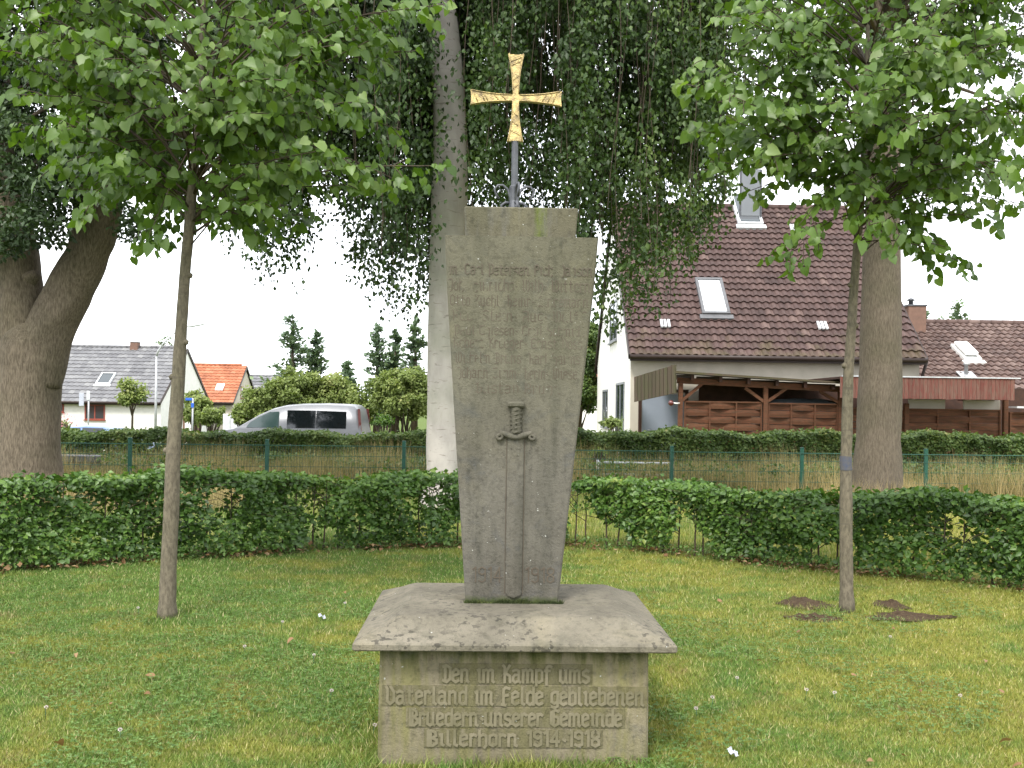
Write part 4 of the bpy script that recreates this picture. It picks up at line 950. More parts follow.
def house(name, loc, yaw, L, W, He, Hr, wallmat, tilemat_, label, over=.3, gab=.25, tw=.23, th=.34, base_z=0, step=.062, amp=.05, grp=None):
    """eave runs along local x from 0..L at y=0, ridge at W/2"""
    h = empty(name, loc, yaw, label=label, cat='house', group=grp)
    mb = MB(); mb.prism([(0, 0, -.5), (0, W, -.5), (0, W, He), (0, W/2, Hr-.12), (0, 0, He)], (L, 0, 0)); mb.build('wall', wallmat, h)
    pitch = math.atan2(Hr-He, W/2); z0 = He-over*math.tan(pitch)+.06
    for s_ in (0, 1):
        O_ = (-gab, -over, z0) if s_ == 0 else (-gab, W+over, z0)
        Vd = Vector((0, math.cos(pitch)*(1 if s_ == 0 else -1), math.sin(pitch))); Ls = (W/2+over)/math.cos(pitch)
        rf = tile_roof('roof', O_, (1, 0, 0), Vd, L+2*gab, Ls, tilemat_, h, tw, th, amp, step, s_, .02)
        un = MB(); a = Vector(O_); n_ = Vector((0, -Vd.z*(1 if s_ == 0 else -1), abs(Vd.y)))
        un.quad(a, a+Vector((L+2*gab, 0, 0)), a+Vector((L+2*gab, 0, 0))+Vd*Ls, a+Vd*Ls); un.build('roof_underside', M['gutter'], rf)
        gu = MB(); gu.tube([(-gab, O_[1]+(-.06 if s_ == 0 else .06), z0-.02), (L+gab, O_[1]+(-.06 if s_ == 0 else .06), z0-.02)], .075, 8); gu.box((L/2, O_[1]+(.03 if s_ == 0 else -.03), z0-.07), (L+2*gab, .05, .16)); gu.build('gutter', M['gutter'], h)
    rg = MB()
    for i in range(int((L+2*gab)/.4)): x = -gab+i*.4; rg.tube([(x, W/2, Hr+.12), (x+.41, W/2, Hr+.13)], [.12, .105], 8)
    rg.build('ridge', tilemat_, h)
    for x in (-gab-.02, L+gab+.02):
        vb = MB()
        for s_ in (0, 1):
            y0 = -over if s_ == 0 else W+over; vb.bar((x, y0, z0-.03), (x, W/2+(.04 if s_ == 0 else -.04), Hr), .04+.004*s_, .18)
        vb.build('verge_board', M['gutter'], h)
    return h
def window(parent, c, wd, ht, axis, fmat, gmat, rows_=1, cols_=2, out_=-1, curtain=False):
    """axis 0: in x-z plane facing -y; 1: in y-z plane facing -x (out_=-1) """
    fr = MB(); t = .07
    def bx(u0, u1, z0, z1, dp=.06, m=fr, off=0.0):
        cu, cz = (u0+u1)/2, (z0+z1)/2
        if axis == 0: m.box((c[0]+cu, c[1]+out_*(-.0+dp/2-.03)*1+off*out_, c[2]+cz), (u1-u0, dp, z1-z0))
        else: m.box((c[0]+out_*(dp/2-.03)+off*out_, c[1]+cu, c[2]+cz), (dp, u1-u0, z1-z0))
    bx(-wd/2, wd/2, ht/2-t, ht/2); bx(-wd/2, wd/2, -ht/2, -ht/2+t); bx(-wd/2, -wd/2+t, -ht/2+t, ht/2-t); bx(wd/2-t, wd/2, -ht/2+t, ht/2-t)
    for i in range(1, cols_): u_ = -wd/2+wd*i/cols_; bx(u_-.035, u_+.035, -ht/2+t, ht/2-t, .056)
    for i in range(1, rows_): z_ = -ht/2+ht*i/rows_; bx(-wd/2+t, wd/2-t, z_-.03, z_+.03, .052)
    f = fr.build('window', fmat, parent); pn = MB(); bx(-wd/2+t*.5, wd/2-t*.5, -ht/2+t*.5, ht/2-t*.5, .034, pn); pn.build('pane', gmat, f)
    si = MB(); bx(-wd/2-.05, wd/2+.05, -ht/2-.06, -ht/2-.002, .12, si); si.build('sill', fmat, f)
    if curtain:
        cu = MB(); bx(-wd/2+t, -.03, -.02, ht/2-t, .01, cu, .012); bx(.03, wd/2-t, -.02, ht/2-t, .01, cu, .012); cu.build('curtain', M['curtain'], f)
    return f
# brown-roofed house on the right
HY, HW = 30.0, 11.6; HX0 = P(630, 400, HY).x; HX1 = P(919, 400, HY).x; LB = HX1-HX0
Hridge = 8.75; HE = 3.44
hb = house('steep_roofed_house', (HX0, HY, 0), 0, LB, HW, HE, Hridge, M['render_white'], M['tile_brown'], 'large house with steep brown tiled roof and white gable behind the carport', over=.35, gab=.06)
pitch = math.atan2(Hridge-HE, HW/2); rn = Vector((0, -math.sin(pitch), math.cos(pitch))); rp0 = Vector((HX0, HY, HE+.12/math.cos(pitch)))
Vd = Vector((0, math.cos(pitch), math.sin(pitch)))
for Ya, Yb, z0, z1 in ((36.9, 38.9, .9, 2.3), (31.5, 33.9, .7, 2.45), (34.0, 36.4, 3.95, 5.35)):
    window(hb, (0, (Ya+Yb)/2-HY, (z0+z1)/2), Yb-Ya, z1-z0, 1, M['greysheet'], M['glass'], 1, 2)
# cream front wall band
mb = MB(); mb.box((LB/2, -.012, 1.55), (LB-.02, .03, 3.05)); mb.build('front_render', M['render_cream'], hb)
ho = Vector((HX0, HY, 0))
def skylight(parent, origin, px0, px1, py0, py1, rp0_, rn_, U_, V_, gm, fm=M['whitemetal'], nm='skylight'):
    a = onplane(px0, py1, rp0_, rn_)-origin; b = onplane(px1, py1, rp0_, rn_)-origin; c = onplane((px0+px1)/2, py0, rp0_, rn_)-origin
    w_ = (b-a).length; h_ = (c-a).dot(V_); ctr = a+U_*w_/2+V_*h_/2; m3 = Matrix((U_, V_, rn_)).transposed()
    fr = MB(); t = .09
    def q(u0, u1, v0, v1, z0, z1, m): m.box(ctr+U_*(u0+u1)/2+V_*(v0+v1)/2+rn_*(z0+z1)/2, (u1-u0, v1-v0, z1-z0), rot=m3)
    q(-w_/2, w_/2, h_/2-t, h_/2, -.05, .14, fr); q(-w_/2, w_/2, -h_/2, -h_/2+t, -.05, .13, fr); q(-w_/2, -w_/2+t, -h_/2+t, h_/2-t, -.05, .135, fr); q(w_/2-t, w_/2, -h_/2+t, h_/2-t, -.05, .135, fr)
    q(-w_/2-.08, w_/2+.08, -h_/2-.2, -h_/2-.003, -.03, .075, fr)
    f = fr.build(nm, fm, parent); p_ = MB(); q(-w_/2+t*.6, w_/2-t*.6, -h_/2+t*.6, h_/2-t*.6, .05, .10, p_); p_.build('pane', gm, f); return f, ctr, w_, h_
Ux = Vector((1, 0, 0))
skylight(hb, ho, 702, 730, 281, 316, rp0, rn, Ux, Vd, M['glass_bright'], simple('skylight_frame', (.12, .12, .125), None, 4, .5))
f, ctr, w_, h_ = skylight(hb, ho, 738, 763, 196, 226, rp0, rn, Ux, Vd, M['glass'], M['whitemetal'])
# opened flap standing upright from the lower frame
a = onplane(740, 222, rp0, rn)-ho; b = onplane(759, 222, rp0, rn)-ho
fl = MB(); tl_ = (b-a).length; tilt = Vector((0, .08, 1)).normalized(); base_ = (a+b)/2+rn*.25
fl.box(base_+tilt*.8, (tl_, .05, 1.6), bev=.015); fl.build('skylight_flap', M['greysheet'], hb)
ff = MB()
for s_ in (-1, 1): ff.box(base_+tilt*.8+Vector((s_*(tl_/2+.03), -.0, 0)), (.045, .07, 1.64))
ff.box(base_+tilt*1.63+Vector((0, 0, 0)), (tl_+.12, .07, .05)); ff.build('flap_frame', M['iron'], hb)
for px, py in ((665, 325), (822, 327), (794, 229)):
    c = onplane(px, py, rp0, rn)-ho; v = MB()
    for i in (-1, 0, 1): v.box(c+rn*.06+Ux*i*.11, (.075, .36, .06), rot=Matrix((Ux, Vd, rn)).transposed())
    v.build('vent_tile', M['whitemetal'], hb)
# downpipe at the house corner
mb = MB(); mb.tube([(LB+.1, -.3, HE-.3), (LB+.05, -.12, HE-.7), (LB+.05, -.12, 0)], .05, 8); mb.build('downpipe', M['gutter'], hb)
# lower annex on the right
AX0 = HX1+.08; AY = 31.2; AL = 9.0; AHe = 2.45; AHr = 4.72; AW = 9.2
an_ = house('low_annex', (AX0, AY, 0), 0, AL, AW, AHe, AHr, M['render_cream'], M['tile_brown2'], 'low building with faded reddish-brown roof at the right edge', over=.35, gab=.0)
ap = math.atan2(AHr-AHe, AW/2); arn = Vector((0, -math.sin(ap), math.cos(ap))); ap0 = Vector((AX0, AY, AHe+.12)); aV = Vector((0, math.cos(ap), math.sin(ap))); ao = Vector((AX0, AY, 0))
f, ctr, w_, h_ = skylight(an_, ao, 964, 981, 348, 362, ap0, arn, Ux, aV, M['whitepaint'], M['whitepaint'], 'roof_hatch')
mb = MB(); mb.box(ctr+arn*.22+aV*.05, (w_*.8, h_*.8, .12), rot=Matrix((Ux, aV, arn)).transposed(), bev=.03); mb.build('hatch_lid', M['whitepaint'], f)
c = onplane(966, 376, ap0, arn)-ao; mb = MB(); mb.tube([c, c+Vector((0, 0, .35)), c+Vector((0, 0, .36)), c+Vector((0, 0, .45))], [.06, .06, .12, .03], 10); mb.box(c+arn*.05, (.5, .45, .03), rot=Matrix((Ux, aV, arn)).transposed()); mb.build('flue_pipe', M['galv'], an_)
c0 = P(902, 333, 35.2); c1 = P(917, 307, 35.2)
ch = MB(); ch.box(((c0.x+c1.x)/2-AX0+.15, 35.2-AY, (c0.z+c1.z)/2-.6), (.62, .62, c1.z-c0.z+1.2)); cho = ch.build('chimney', M['pinkbrick'], an_)
ch = MB(); ch.box(((c0.x+c1.x)/2-AX0+.15, 35.2-AY, c1.z+.03), (.68, .68, .06)); ch.tube([((c0.x+c1.x)/2-AX0, 35.1-AY, c1.z+.05), ((c0.x+c1.x)/2-AX0, 35.1-AY, c1.z+.2), ((c0.x+c1.x)/2-AX0, 35.1-AY, c1.z+.21), ((c0.x+c1.x)/2-AX0, 35.1-AY, c1.z+.3)], [.08, .08, .16, .05], 10); ch.build('chimney_cowl', M['iron'], cho)
# carport
CY = 26.6
cp0 = P(680, 430, CY); cp0.z = 0
cpt = empty('timber_carport', cp0, label='red-stained timber carport with woven panels in front of the brown-roofed house', cat='carport')
def L3(px, py, Y): return P(px, py, Y)-cp0
def woven(x0, x1, z0, z1, y, val=0):
    mb = MB(); nr2 = 9; nx = 40; hb2 = (z1-z0)/nr2
    for j in range(nr2):
        V = []; F = []
        for i in range(nx+1):
            t = i/nx; yo = .045*math.sin(t*(x1-x0)/.62*math.pi+(j % 2)*math.pi)
            V += [(x0+(x1-x0)*t, y+yo, z0+j*hb2+.006), (x0+(x1-x0)*t, y+yo-.012, z0+(j+.5)*hb2), (x0+(x1-x0)*t, y+yo, z0+(j+1)*hb2-.006), (x0+(x1-x0)*t, y+yo+.02, z0+(j+.5)*hb2)]
        for i in range(nx):
            b = i*4
            for q in range(4): F.append((b+q, b+(q+1) % 4, b+4+(q+1) % 4, b+4+q))
        mb.add(V, F, False)
    for x in (x0+.02, (x0*.67+x1*.33), (x0*.33+x1*.67), x1-.02): mb.box((x, y, (z0+z1)/2), (.035, .11, z1-z0))
    for z in (z0, z1): mb.box(((x0+x1)/2, y, z), (x1-x0, .12, .04))
    return mb
pz = lambda py, px=800: P(px, py, CY).z
pw = [(684, 762, 1.82), (768, 838, 1.80), (842, 905, 1.70), (907, 1001, 1.70), (1010, 1075, 1.64)]
for a, b, h in pw: woven(L3(a, 430, CY).x, L3(b, 430, CY).x, .1, h, .06).build('woven_panel', M['brownwood'], cpt)
for px, h in ((680, 2.35), (765, 2.25), (840, 2.15), (906, 1.85), (1005, 2.15)):
    mb = MB(); mb.box((L3(px, 430, CY).x, 0, h/2), (.12, .12, h), bev=.01); mb.build('post', M['brownwood'], cpt)
xa, xb = L3(677, 380, CY).x, L3(845, 380, CY).x
mb = MB(); mb.bar((xa, 0, 2.38), (xb, 0, 2.20), .1, .16); mb.build('beam', M['brownwood'], cpt)
for px, s_ in ((680, 1), (765, -1), (765, 1), (840, -1)):
    x = L3(px, 430, CY).x; bc = MB(); bc.bar((x+s_*.05, 0, 1.85), (x+s_*.55, 0, 2.28-.14*(px-680)/160), .08, .08, up=(0, 1, 0)); bc.build('brace', M['brownwood'], cpt)
# roof of the carport: thin sheet with mossy edge
rf = MB(); rf.prism([(xa-.1, -.35, 2.56), (xb+.1, -.35, 2.33), (xb+.1, -.35, 2.38), (xa-.1, -.35, 2.62)], (0, 3.4, .12)); rf.build('roof', M['mossboard'], cpt)
rft = MB()
for i in range(6): x = xa+(xb-xa)*(i+.5)/6; rft.bar((x, -.25, 2.46-.2*i/5), (x, 3.1, 2.56-.2*i/5), .08, .14)
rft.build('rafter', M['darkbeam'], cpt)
# left angled fascia
q0, q1, q2, q3 = L3(634, 377, 28.6), L3(675.5, 364.5, CY-.35), L3(675.5, 393, CY-.35), L3(634, 402, 28.6)
fa = MB(); n = 11
for i in range(n):
    a = i/n+.004; b = (i+1)/n-.004; jx = random.uniform(-.006, .006)
    fa.prism([q0.lerp(q1, a), q0.lerp(q1, b), q3.lerp(q2, b), q3.lerp(q2, a)], (.03+jx, .04, 0))
fa.build('side_fascia', M['mossboard'], cpt)
# red front fascia on the right
x0, x1 = L3(840, 390, CY-.9).x, L3(1014, 390, CY-.9).x; z0, z1 = P(930, 399, CY-.9).z, P(930, 378, CY-.9).z
fa = MB(); nb = 46
for i in range(nb):
    a = x0+(x1-x0)*i/nb; dpt = .028+random.uniform(0, .008); fa.box(((a+(x1-x0)/nb/2), -.9, (z0+z1)/2+random.uniform(-.008, .008)), ((x1-x0)/nb-.006, dpt, z1-z0))
for i in range(12): fa.box((x1+.02, -.87+(i+.5)*.27, (z0+z1)/2), (.03, .26, z1-z0))
fa.build('front_fascia', M['fascia'], cpt)
rf = MB(); rf.box(((x0+x1)/2, .7, z1-.02), (x1-x0-.05, 3.1, .06)); rf.build('flat_roof', M['darkbeam'], cpt)
rf = MB(); rf.box(((x0+x1)/2+.1, -.9, z1+.022), (x1-x0+.1, .1, .03)); rf.build('edge_trim', M['whitemetal'], cpt)
for a, b in ((908, 945), (963, 1000)):
    mb = MB(); xa_, xb_ = L3(a, 405, CY+.2).x, L3(b, 405, CY+.2).x; mb.box(((xa_+xb_)/2, .2, P(930, 404.2, CY+.2).z), (xb_-xa_, .04, .26), bev=.01); mb.build('transom_light', M['render_cream'], cpt)
# dark sheet added before the house wall, standing in for the carport's inner shade
mb = MB(); mb.box((L3(860, 400, 29.6).x, 2.85, 1.2), (9.6, .06, 2.3)); mb.build('added_shade_sheet', M['darkbeam'], cpt)
mb = MB(); mb.box((L3(1018, 400, CY).x+.3, .0, P(1018, 408, CY).z+.02), (.9, .5, .05)); mb.build('shelf_roof', M['whitemetal'], cpt)
# grey door + corner strip beside the carport
dr = empty('garden_door', (P(663, 430, 29.2).x, 29.2, 0), label='plain blue-grey door left of the woven carport panels', cat='door')
mb = MB(); mb.box((0, 0, 1.02), (1.25, .05, 2.04), bev=.01); mb.build('door_leaf', simple('blue_grey_door', (.22, .25, .30), (.19, .22, .26), 2, .6), dr)
mb = MB()
for s_ in (-1, 1): mb.box((s_*.68, 0, 1.05), (.09, .09, 2.1))
mb.box((0, 0, 2.14), (1.45, .09, .09)); mb.build('door_frame', M['darkbeam'], dr); mb = MB(); mb.tube([(-.45, -.03, 1.0), (-.45, -.08, 1.0), (-.36, -.08, 1.0)], .012, 6); mb.build('handle', M['galv'], dr)
# red ball (bell) on bracket
rbp = P(671, 403, CY-.2)
bl_ = empty('red_reflector_ball', rbp, label='small round red lamp on a short arm at the carport post', cat='lamp')
mb = MB(); rad = .075
mb.tube([(-.0, 0, -rad), (0, 0, -rad*.7), (0, 0, 0), (0, 0, rad*.7), (0, 0, rad)], [.012, rad*.72, rad, rad*.72, .012], 14); mb.build('lens', M['redlamp'], bl_)
mb = MB(); mb.tube([(.05, .0, 0), (.16, .02, -.01), (.24, .1, 0)], .02, 8); mb.build('arm', M['whitepaint'], bl_)
# tarped trailer inside the carport
tx = L3(800, 400, 28.2).x+cp0.x
mb = MB(); V = []; F = []; nx, ny = 14, 7
for j in range(ny+1):
    for i in range(nx+1):
        u_ = i/nx*2-1; v_ = j/ny*2-1; e = (1-abs(u_)**4)*(1-abs(v_)**4); V.append((u_*1.5, v_*.7, .5+1.45*max(0, e)**.35+.04*vnoise(u_*4, v_*4, 2)))
for j in range(ny):
    for i in range(nx): a = j*(nx+1)+i; F.append((a, a+1, a+nx+2, a+nx+1))
mb.add(V, F, True); mb.box((0, 0, .32), (2.9, 1.3, .35), bev=.03)
o = mb.build('covered_trailer', simple('grey_blue_tarpaulin', (.12, .145, .16), None, 3, .6)); o.location = (tx, 28.0, 0); tag(o, 'trailer under a grey-blue cover, parked inside the carport', 'trailer')
# white house, left
WL_Y = 62; wx1 = P(161, 402, WL_Y).x; LW = 11.5
wh = house('white_house', (wx1-LW, WL_Y, -1.15), 0, LW, 9.6, 2.85, 6.25, M['render_white'], M['tile_grey'], 'long white house with grey tiled roof and red-framed window', over=.35, gab=.05, tw=.33, th=.42, step=.05, amp=.03)
wo = Vector((wx1-LW, WL_Y, -1.15)); wp = math.atan2(3.4, 4.8); wn = Vector((0, -math.sin(wp), math.cos(wp))); wV = Vector((0, math.cos(wp), math.sin(wp))); w0 = wo+Vector((0, 0, 2.97))
skylight(wh, wo, 95.5, 110, 374, 385, w0, wn, Ux, wV, M['glass'], M['whitemetal'])
wz = P(95, 412, WL_Y); window(wh, (wz.x-wo.x, -.02, wz.z-wo.z), 1.25, .95, 0, M['redwood'], M['glass'], 1, 2, curtain=True)
wz = P(56, 408, WL_Y); window(wh, (wz.x-wo.x, -.02, wz.z-wo.z), 1.0, .5, 0, M['redwood'], M['glass'], 1, 1)
window(wh, (LW+.02, 3.2, 1.2), 1.2, 1.3, 1, M['redwood'], M['glass'], 1, 2, out_=1)
cc = P(134, 345, 66.5)-wo; ch = MB(); ch.box((cc.x, 4.7, cc.z-.25), (.5, .5, .9)); co_ = ch.build('chimney', M['pinkbrick'], wh); ch = MB(); ch.box((cc.x, 4.7, cc.z+.23), (.58, .58, .07)); ch.build('chimney_cap', M['whitemetal'], co_); ch = MB(); ch.box((cc.x, 4.7, cc.z-.62), (.95, .7, .12)); ch.build('chimney_flashing', M['whitemetal'], co_)
# orange roofed house
OY = 72; ox1 = P(231, 405, OY).x; LO = 9.0
oh = house('orange_roofed_house', (ox1-LO, OY, -1.2), R(3), LO, 8.4, 2.9, 5.55, M['render_cream'], M['tile_orange'], 'distant house with bright orange tiled roof between the slim left trunk and the van', over=.3, gab=.1, tw=.33, th=.42, step=.05, amp=.03)
oo = Vector((ox1-LO, OY, -1.2)); op = math.atan2(2.65, 4.2); on_ = Matrix.Rotation(R(3), 3, 'Z') @ Vector((0, -math.sin(op), math.cos(op))); 
def orange_pt(px, py):
    p = onplane(px, py, oo+Vector((0, 0, 3.0)), on_)-oo; return Matrix.Rotation(-R(3), 3, 'Z') @ p
c = orange_pt(220, 388); oV = Vector((0, math.cos(op), math.sin(op))); onl = Vector((0, -math.sin(op), math.cos(op))); m3 = Matrix((Ux, oV, onl)).transposed()
mb = MB(); mb.box(c+onl*.06, (.55, .85, .14), rot=m3); sk = mb.build('skylight', M['whitepaint'], oh); mb = MB(); mb.box(c+onl*.1, (.4, .68, .1), rot=m3); mb.build('pane', M['glass_bright'], sk)
mb = MB(); p0_ = orange_pt(196, 372); mb.tube([p0_+onl*.1, p0_+onl*.1+Vector((.15, -.3, -.4)), orange_pt(198.5, 394)+onl*.15], .06, 6); mb.build('roof_pipe', M['whitemetal'], oh)
window(oh, (LO+.02, 3.0, 3.6), .8, .9, 1, M['redwood'], M['glass'], 1, 1, out_=1)
# front gablet / porch of the orange house
pb = P(192, 420, 60); pb.z = -1.1
po = empty('brick_porch', pb, label='small flat-roofed pink brick porch beside the orange-roofed house', cat='porch')
mb = MB(); mb.box((0, 0, 1.1), (.85, .8, 2.3)); mb.build('wall', M['pinkbrick'], po); mb = MB(); mb.box((.1, 0, 2.4), (1.5, 1.6, .28), bev=.03); mb.build('flat_roof', M['greysheet'], po)
mb = MB(); mb.box((-.1, -.42, 1.0), (.35, .05, 1.9)); mb.build('door', M['whitepaint'], po)
# orange brick house at the far left edge
bh = P(4.5, 400, 51); BL = 7.0
bk = house('brick_house', (bh.x-BL, 44, -.9), 0, BL, 7.0, 5.9-.9, 8.0, M['brick'], M['tile_orange'], 'orange brick house peeping out left of the forked trunk', over=.2, gab=.05, tw=.33, th=.42)
# house far behind the orange one and left of the white gable
fh = P(256, 380, 100)
house('slate_roofed_house', (fh.x-2.5, 100, -1.5), 0, 6, 8, 3.4, 5.8, M['render_cream'], M['tile_grey'], 'far house with a grey roof just showing right of the orange roof', over=.2, gab=.1, tw=.6, th=.6)
gh = P(590, 345, 60)
house('far_orange_house', (gh.x-3, 60, -.3), 0, 6.2, 7, 3.6, 6.1, M['render_white'], M['tile_orange'], 'distant orange roof glimpsed between the beech leaves and the white gable', over=.2, gab=.1, tw=.5, th=.5)
# ------------------------------------------------------------------ vehicles
def car(name, loc, yaw, prof, belt, wid, paint, wins, label, wheels, glassmats, rear_glass, lamps, L):
    """profile in x (front = 0, rear = L) / z ; side windows are polygons"""
    c = empty(name, loc, yaw, label=label, cat='car' if 'car' in label else 'van')
    n = len(prof); hw = wid/2; mb = MB(); V = []; cols = [(-1, 0), (-.97, 1), (.97, 1), (1, 0)]
    def half(z, x): 
        k_ = max(0, (z-belt)/(max(p[1] for p in prof)-belt)); return hw*(1-.13*k_)
    sect = (-1, -.985, -.93, -.6, 0, .6, .93, .985, 1)
    drop = (.0, .0, .012, .03, .04)
    zmax = max(p[1] for p in prof)
    for x, z in prof:
        for s_ in sect:
            dz = -.05*abs(s_)**6 if z > belt else -.015*abs(s_)**6; V.append((x, s_*half(z, x), z+dz))
    m = len(sect); F = []
    for i in range(n-1):
        for k_ in range(m-1): F.append((i*m+k_, i*m+k_+1, (i+1)*m+k_+1, (i+1)*m+k_))
    base = len(V)   # side skirts: belt ring and bottom ring
    for s_ in (-1, 1):
        b0 = len(V)
        for x, z in prof: V.append((x, s_*hw*(1.0), min(z-.02, belt)))
        for x, z in prof: V.append((x, s_*hw*.97, .28))
        e = 0 if s_ < 0 else m-1
        for i in range(n-1):
            F.append((i*m+e, (i+1)*m+e, b0+i+1, b0+i)); F.append((b0+i, b0+i+1, b0+n+i+1, b0+n+i))
    F.append((0, base, base+n, base+2*n+n, base+2*n, m-1)); 
    mb.add(V, F, True); body = mb.build('body', paint, c)
    body.data.polygons.foreach_set('use_smooth', [True]*len(body.data.polygons))
    for s_ in (-1, 1):
        for poly, gm in zip(wins, glassmats):
            w_ = MB(); w_.prism([(x, s_*(half(z, x)+.004+.012*(z-belt)*0), z) for x, z in poly], (0, s_*.008, 0)); w_.build('side_window', M[gm], c)
    x, z0, z1, t = rear_glass; w_ = MB(); w_.prism([(x+.012, -hw*.74, z0), (x+.012, hw*.74, z0), (x-t, hw*.66, z1), (x-t, -hw*.66, z1)], (.01, 0, .0)); w_.build('rear_window', M['glass_tint'], c)
    for s_ in (-1, 1):
        lx_, z0, z1 = lamps; w_ = MB(); w_.prism([(lx_-.05, s_*hw*.92, z0), (lx_+.016, s_*hw*.89, z0), (lx_-.04, s_*hw*.85, z1), (lx_-.10, s_*hw*.87, z1)], (0, s_*.07, 0)); w_.build('tail_light', M['redlamp'], c)
    for wx_ in wheels:
        for s_ in (-1, 1):
            w_ = MB(); y = s_*(hw-.08); w_.tube([(wx_, y-.1, .31), (wx_, y-.08, .31), (wx_, y+.08, .31), (wx_, y+.1, .31)], [.28, .315, .315, .28], 24); wo_ = w_.build('wheel', M['rubber'], c)
            w_ = MB(); w_.tube([(wx_, y+s_*.085, .31), (wx_, y+s_*.106, .31)], [.2, .18], 16); w_.build('rim', M['galv'], wo_)
    w_ = MB(); w_.box((L-.02, 0, .48), (.14, wid*.94, .22), bev=.04); w_.build('bumper', M['rubber'], c); w_ = MB(); w_.box((.05, 0, .45), (.16, wid*.9, .22), bev=.04); w_.build('bumper', M['rubber'], c)
    return c
VY = 27.6; vr = P(368, 404, VY-.9)
vl = 4.45
prof = [(0, .62), (.06, .8), (.25, .93), (.75, 1.06), (1.0, 1.10), (1.25, 1.25), (1.65, 1.49), (2.0, 1.65), (2.35, 1.74), (2.8, 1.785), (3.4, 1.80), (4.0, 1.785), (4.2, 1.765), (4.3, 1.68), (4.38, 1.3), (4.42, 1.0), (4.44, .6)]
wins = [[(1.34, 1.13), (2.20, 1.13), (2.20, 1.56), (1.95, 1.545), (1.66, 1.41), (1.42, 1.25)], [(2.42, 1.13), (3.18, 1.13), (3.18, 1.60), (2.42, 1.60)], [(3.195, 1.13), (4.0, 1.13), (4.0, 1.58), (3.195, 1.60)]]
vz = -.16
car('parked_van', (P(363, 404, VY-.9).x-vl, VY, vz), 0, prof, 1.08, 1.8, M['silver'], wins, 'silver passenger van parked behind the back hedge', (.8, 3.5), ['glass_green', 'glass_tint', 'glass_tint'], (4.36, 1.12, 1.62, .06), (4.40, 1.05, 1.66), vl)
bx0 = P(92, 425, 34)
prof2 = [(0, .6), (.1, .78), (.9, .92), (1.1, .96), (1.55, 1.25), (1.8, 1.36), (2.4, 1.41), (3.0, 1.38), (3.4, 1.22), (3.75, 1.0), (4.1, .95), (4.18, .6)]
wins2 = [[(1.35, 1.0), (2.25, 1.0), (2.25, 1.32), (1.85, 1.31)], [(2.32, 1.0), (3.3, 1.0), (3.0, 1.32), (2.32, 1.33)]]
bw = P(124, 425, 34.0).x
car('parked_car', (bw-3.4, 34.0, -.55), 0, prof2, .95, 1.7, M['blue'], wins2, 'blue car whose roof shows over the hedge before the white house', (.75, 3.3), ['glass_tint', 'glass_tint'], (3.45, 1.05, 1.2, .1), (4.12, .7, .9), 4.18)
bpy.data.objects['parked_car'].location.z = P(108, 425, 34).z-1.41+.0
# ------------------------------------------------------------------ street furniture far left
lp = P(155.5, 424, 46); lp.z = gz(lp.x, 46)
ln = empty('street_lamp', lp, label='thin grey street lamp with curved arm before the white house', cat='lamp')
tz = P(156, 356, 46).z-lp.z; mb = MB(); mb.tube([(0, 0, 0), (0, 0, tz)], [.07, .045], 10); 
e1 = P(163, 344, 46)-lp; e2 = P(185, 327, 46)-lp; e3 = P(206, 323.5, 46)-lp
mb.tube([(0, 0, tz-.02), (.08, 0, tz+.25), e1, e1.lerp(e2, .5)+Vector((0, 0, .1)), e2], [.045, .04, .035, .03, .03], 8); mb.build('pole', M['galv'], ln)
mb = MB(); mb.tube([e2, e2.lerp(e3, .3), e2.lerp(e3, .8), e3], [.03, .07, .06, .02], 10); mb.build('lamp_head', M['whitemetal'], ln)
def sign(px_pole, ytop, Y, boards, label, nm='street_sign'):
    b = P(px_pole, 425, Y); b.z = gz(b.x, Y); s = empty(nm, b, label=label, cat='sign'); mb = MB(); h = P(px_pole, ytop, Y).z-b.z; mb.tube([(0, 0, 0), (0, 0, h)], .035, 8); mb.build('pole', M['galv'], s)
    for x0_, x1_, y0_, y1_, mt in boards:
        a = P(x0_, y1_, Y-.06)-b; c = P(x1_, y0_, Y-.06)-b; q = MB(); q.box(((a.x+c.x)/2, -.06, (a.z+c.z)/2), (c.x-a.x, .03, c.z-a.z), bev=.008); q.build('board', M[mt], s)
sign(88.3, 391, 42, [(79, 84, 393, 406, 'paper'), (86.5, 90, 391, 400, 'whitemetal')], 'grey pole with pale sign boards by the red-framed window')
sign(192.5, 398, 38, [(185.5, 192.0, 398, 400.5, 'bluesign'), (191, 194, 403, 407.5, 'bluesign')], 'pole with small blue street name signs by the pink porch')
cbp = P(232, 421, 40); cbp.z = gz(cbp.x, 40)
cb_ = empty('service_cabinet', cbp, label='pale grey metal cabinet left of the van bonnet', cat='cabinet')
hz_ = P(232, 414, 40).z-cbp.z; mb = MB(); mb.box((0, 0, hz_/2), (.62, .4, hz_), bev=.02); mb.build('housing', M['whitemetal'], cb_); mb = MB(); 
for s_ in (-1, 1): mb = MB(); mb.box((s_*.15, -.21, hz_/2), (.27, .02, hz_*.85), bev=.006); mb.build('door', M['whitemetal'], cb_)
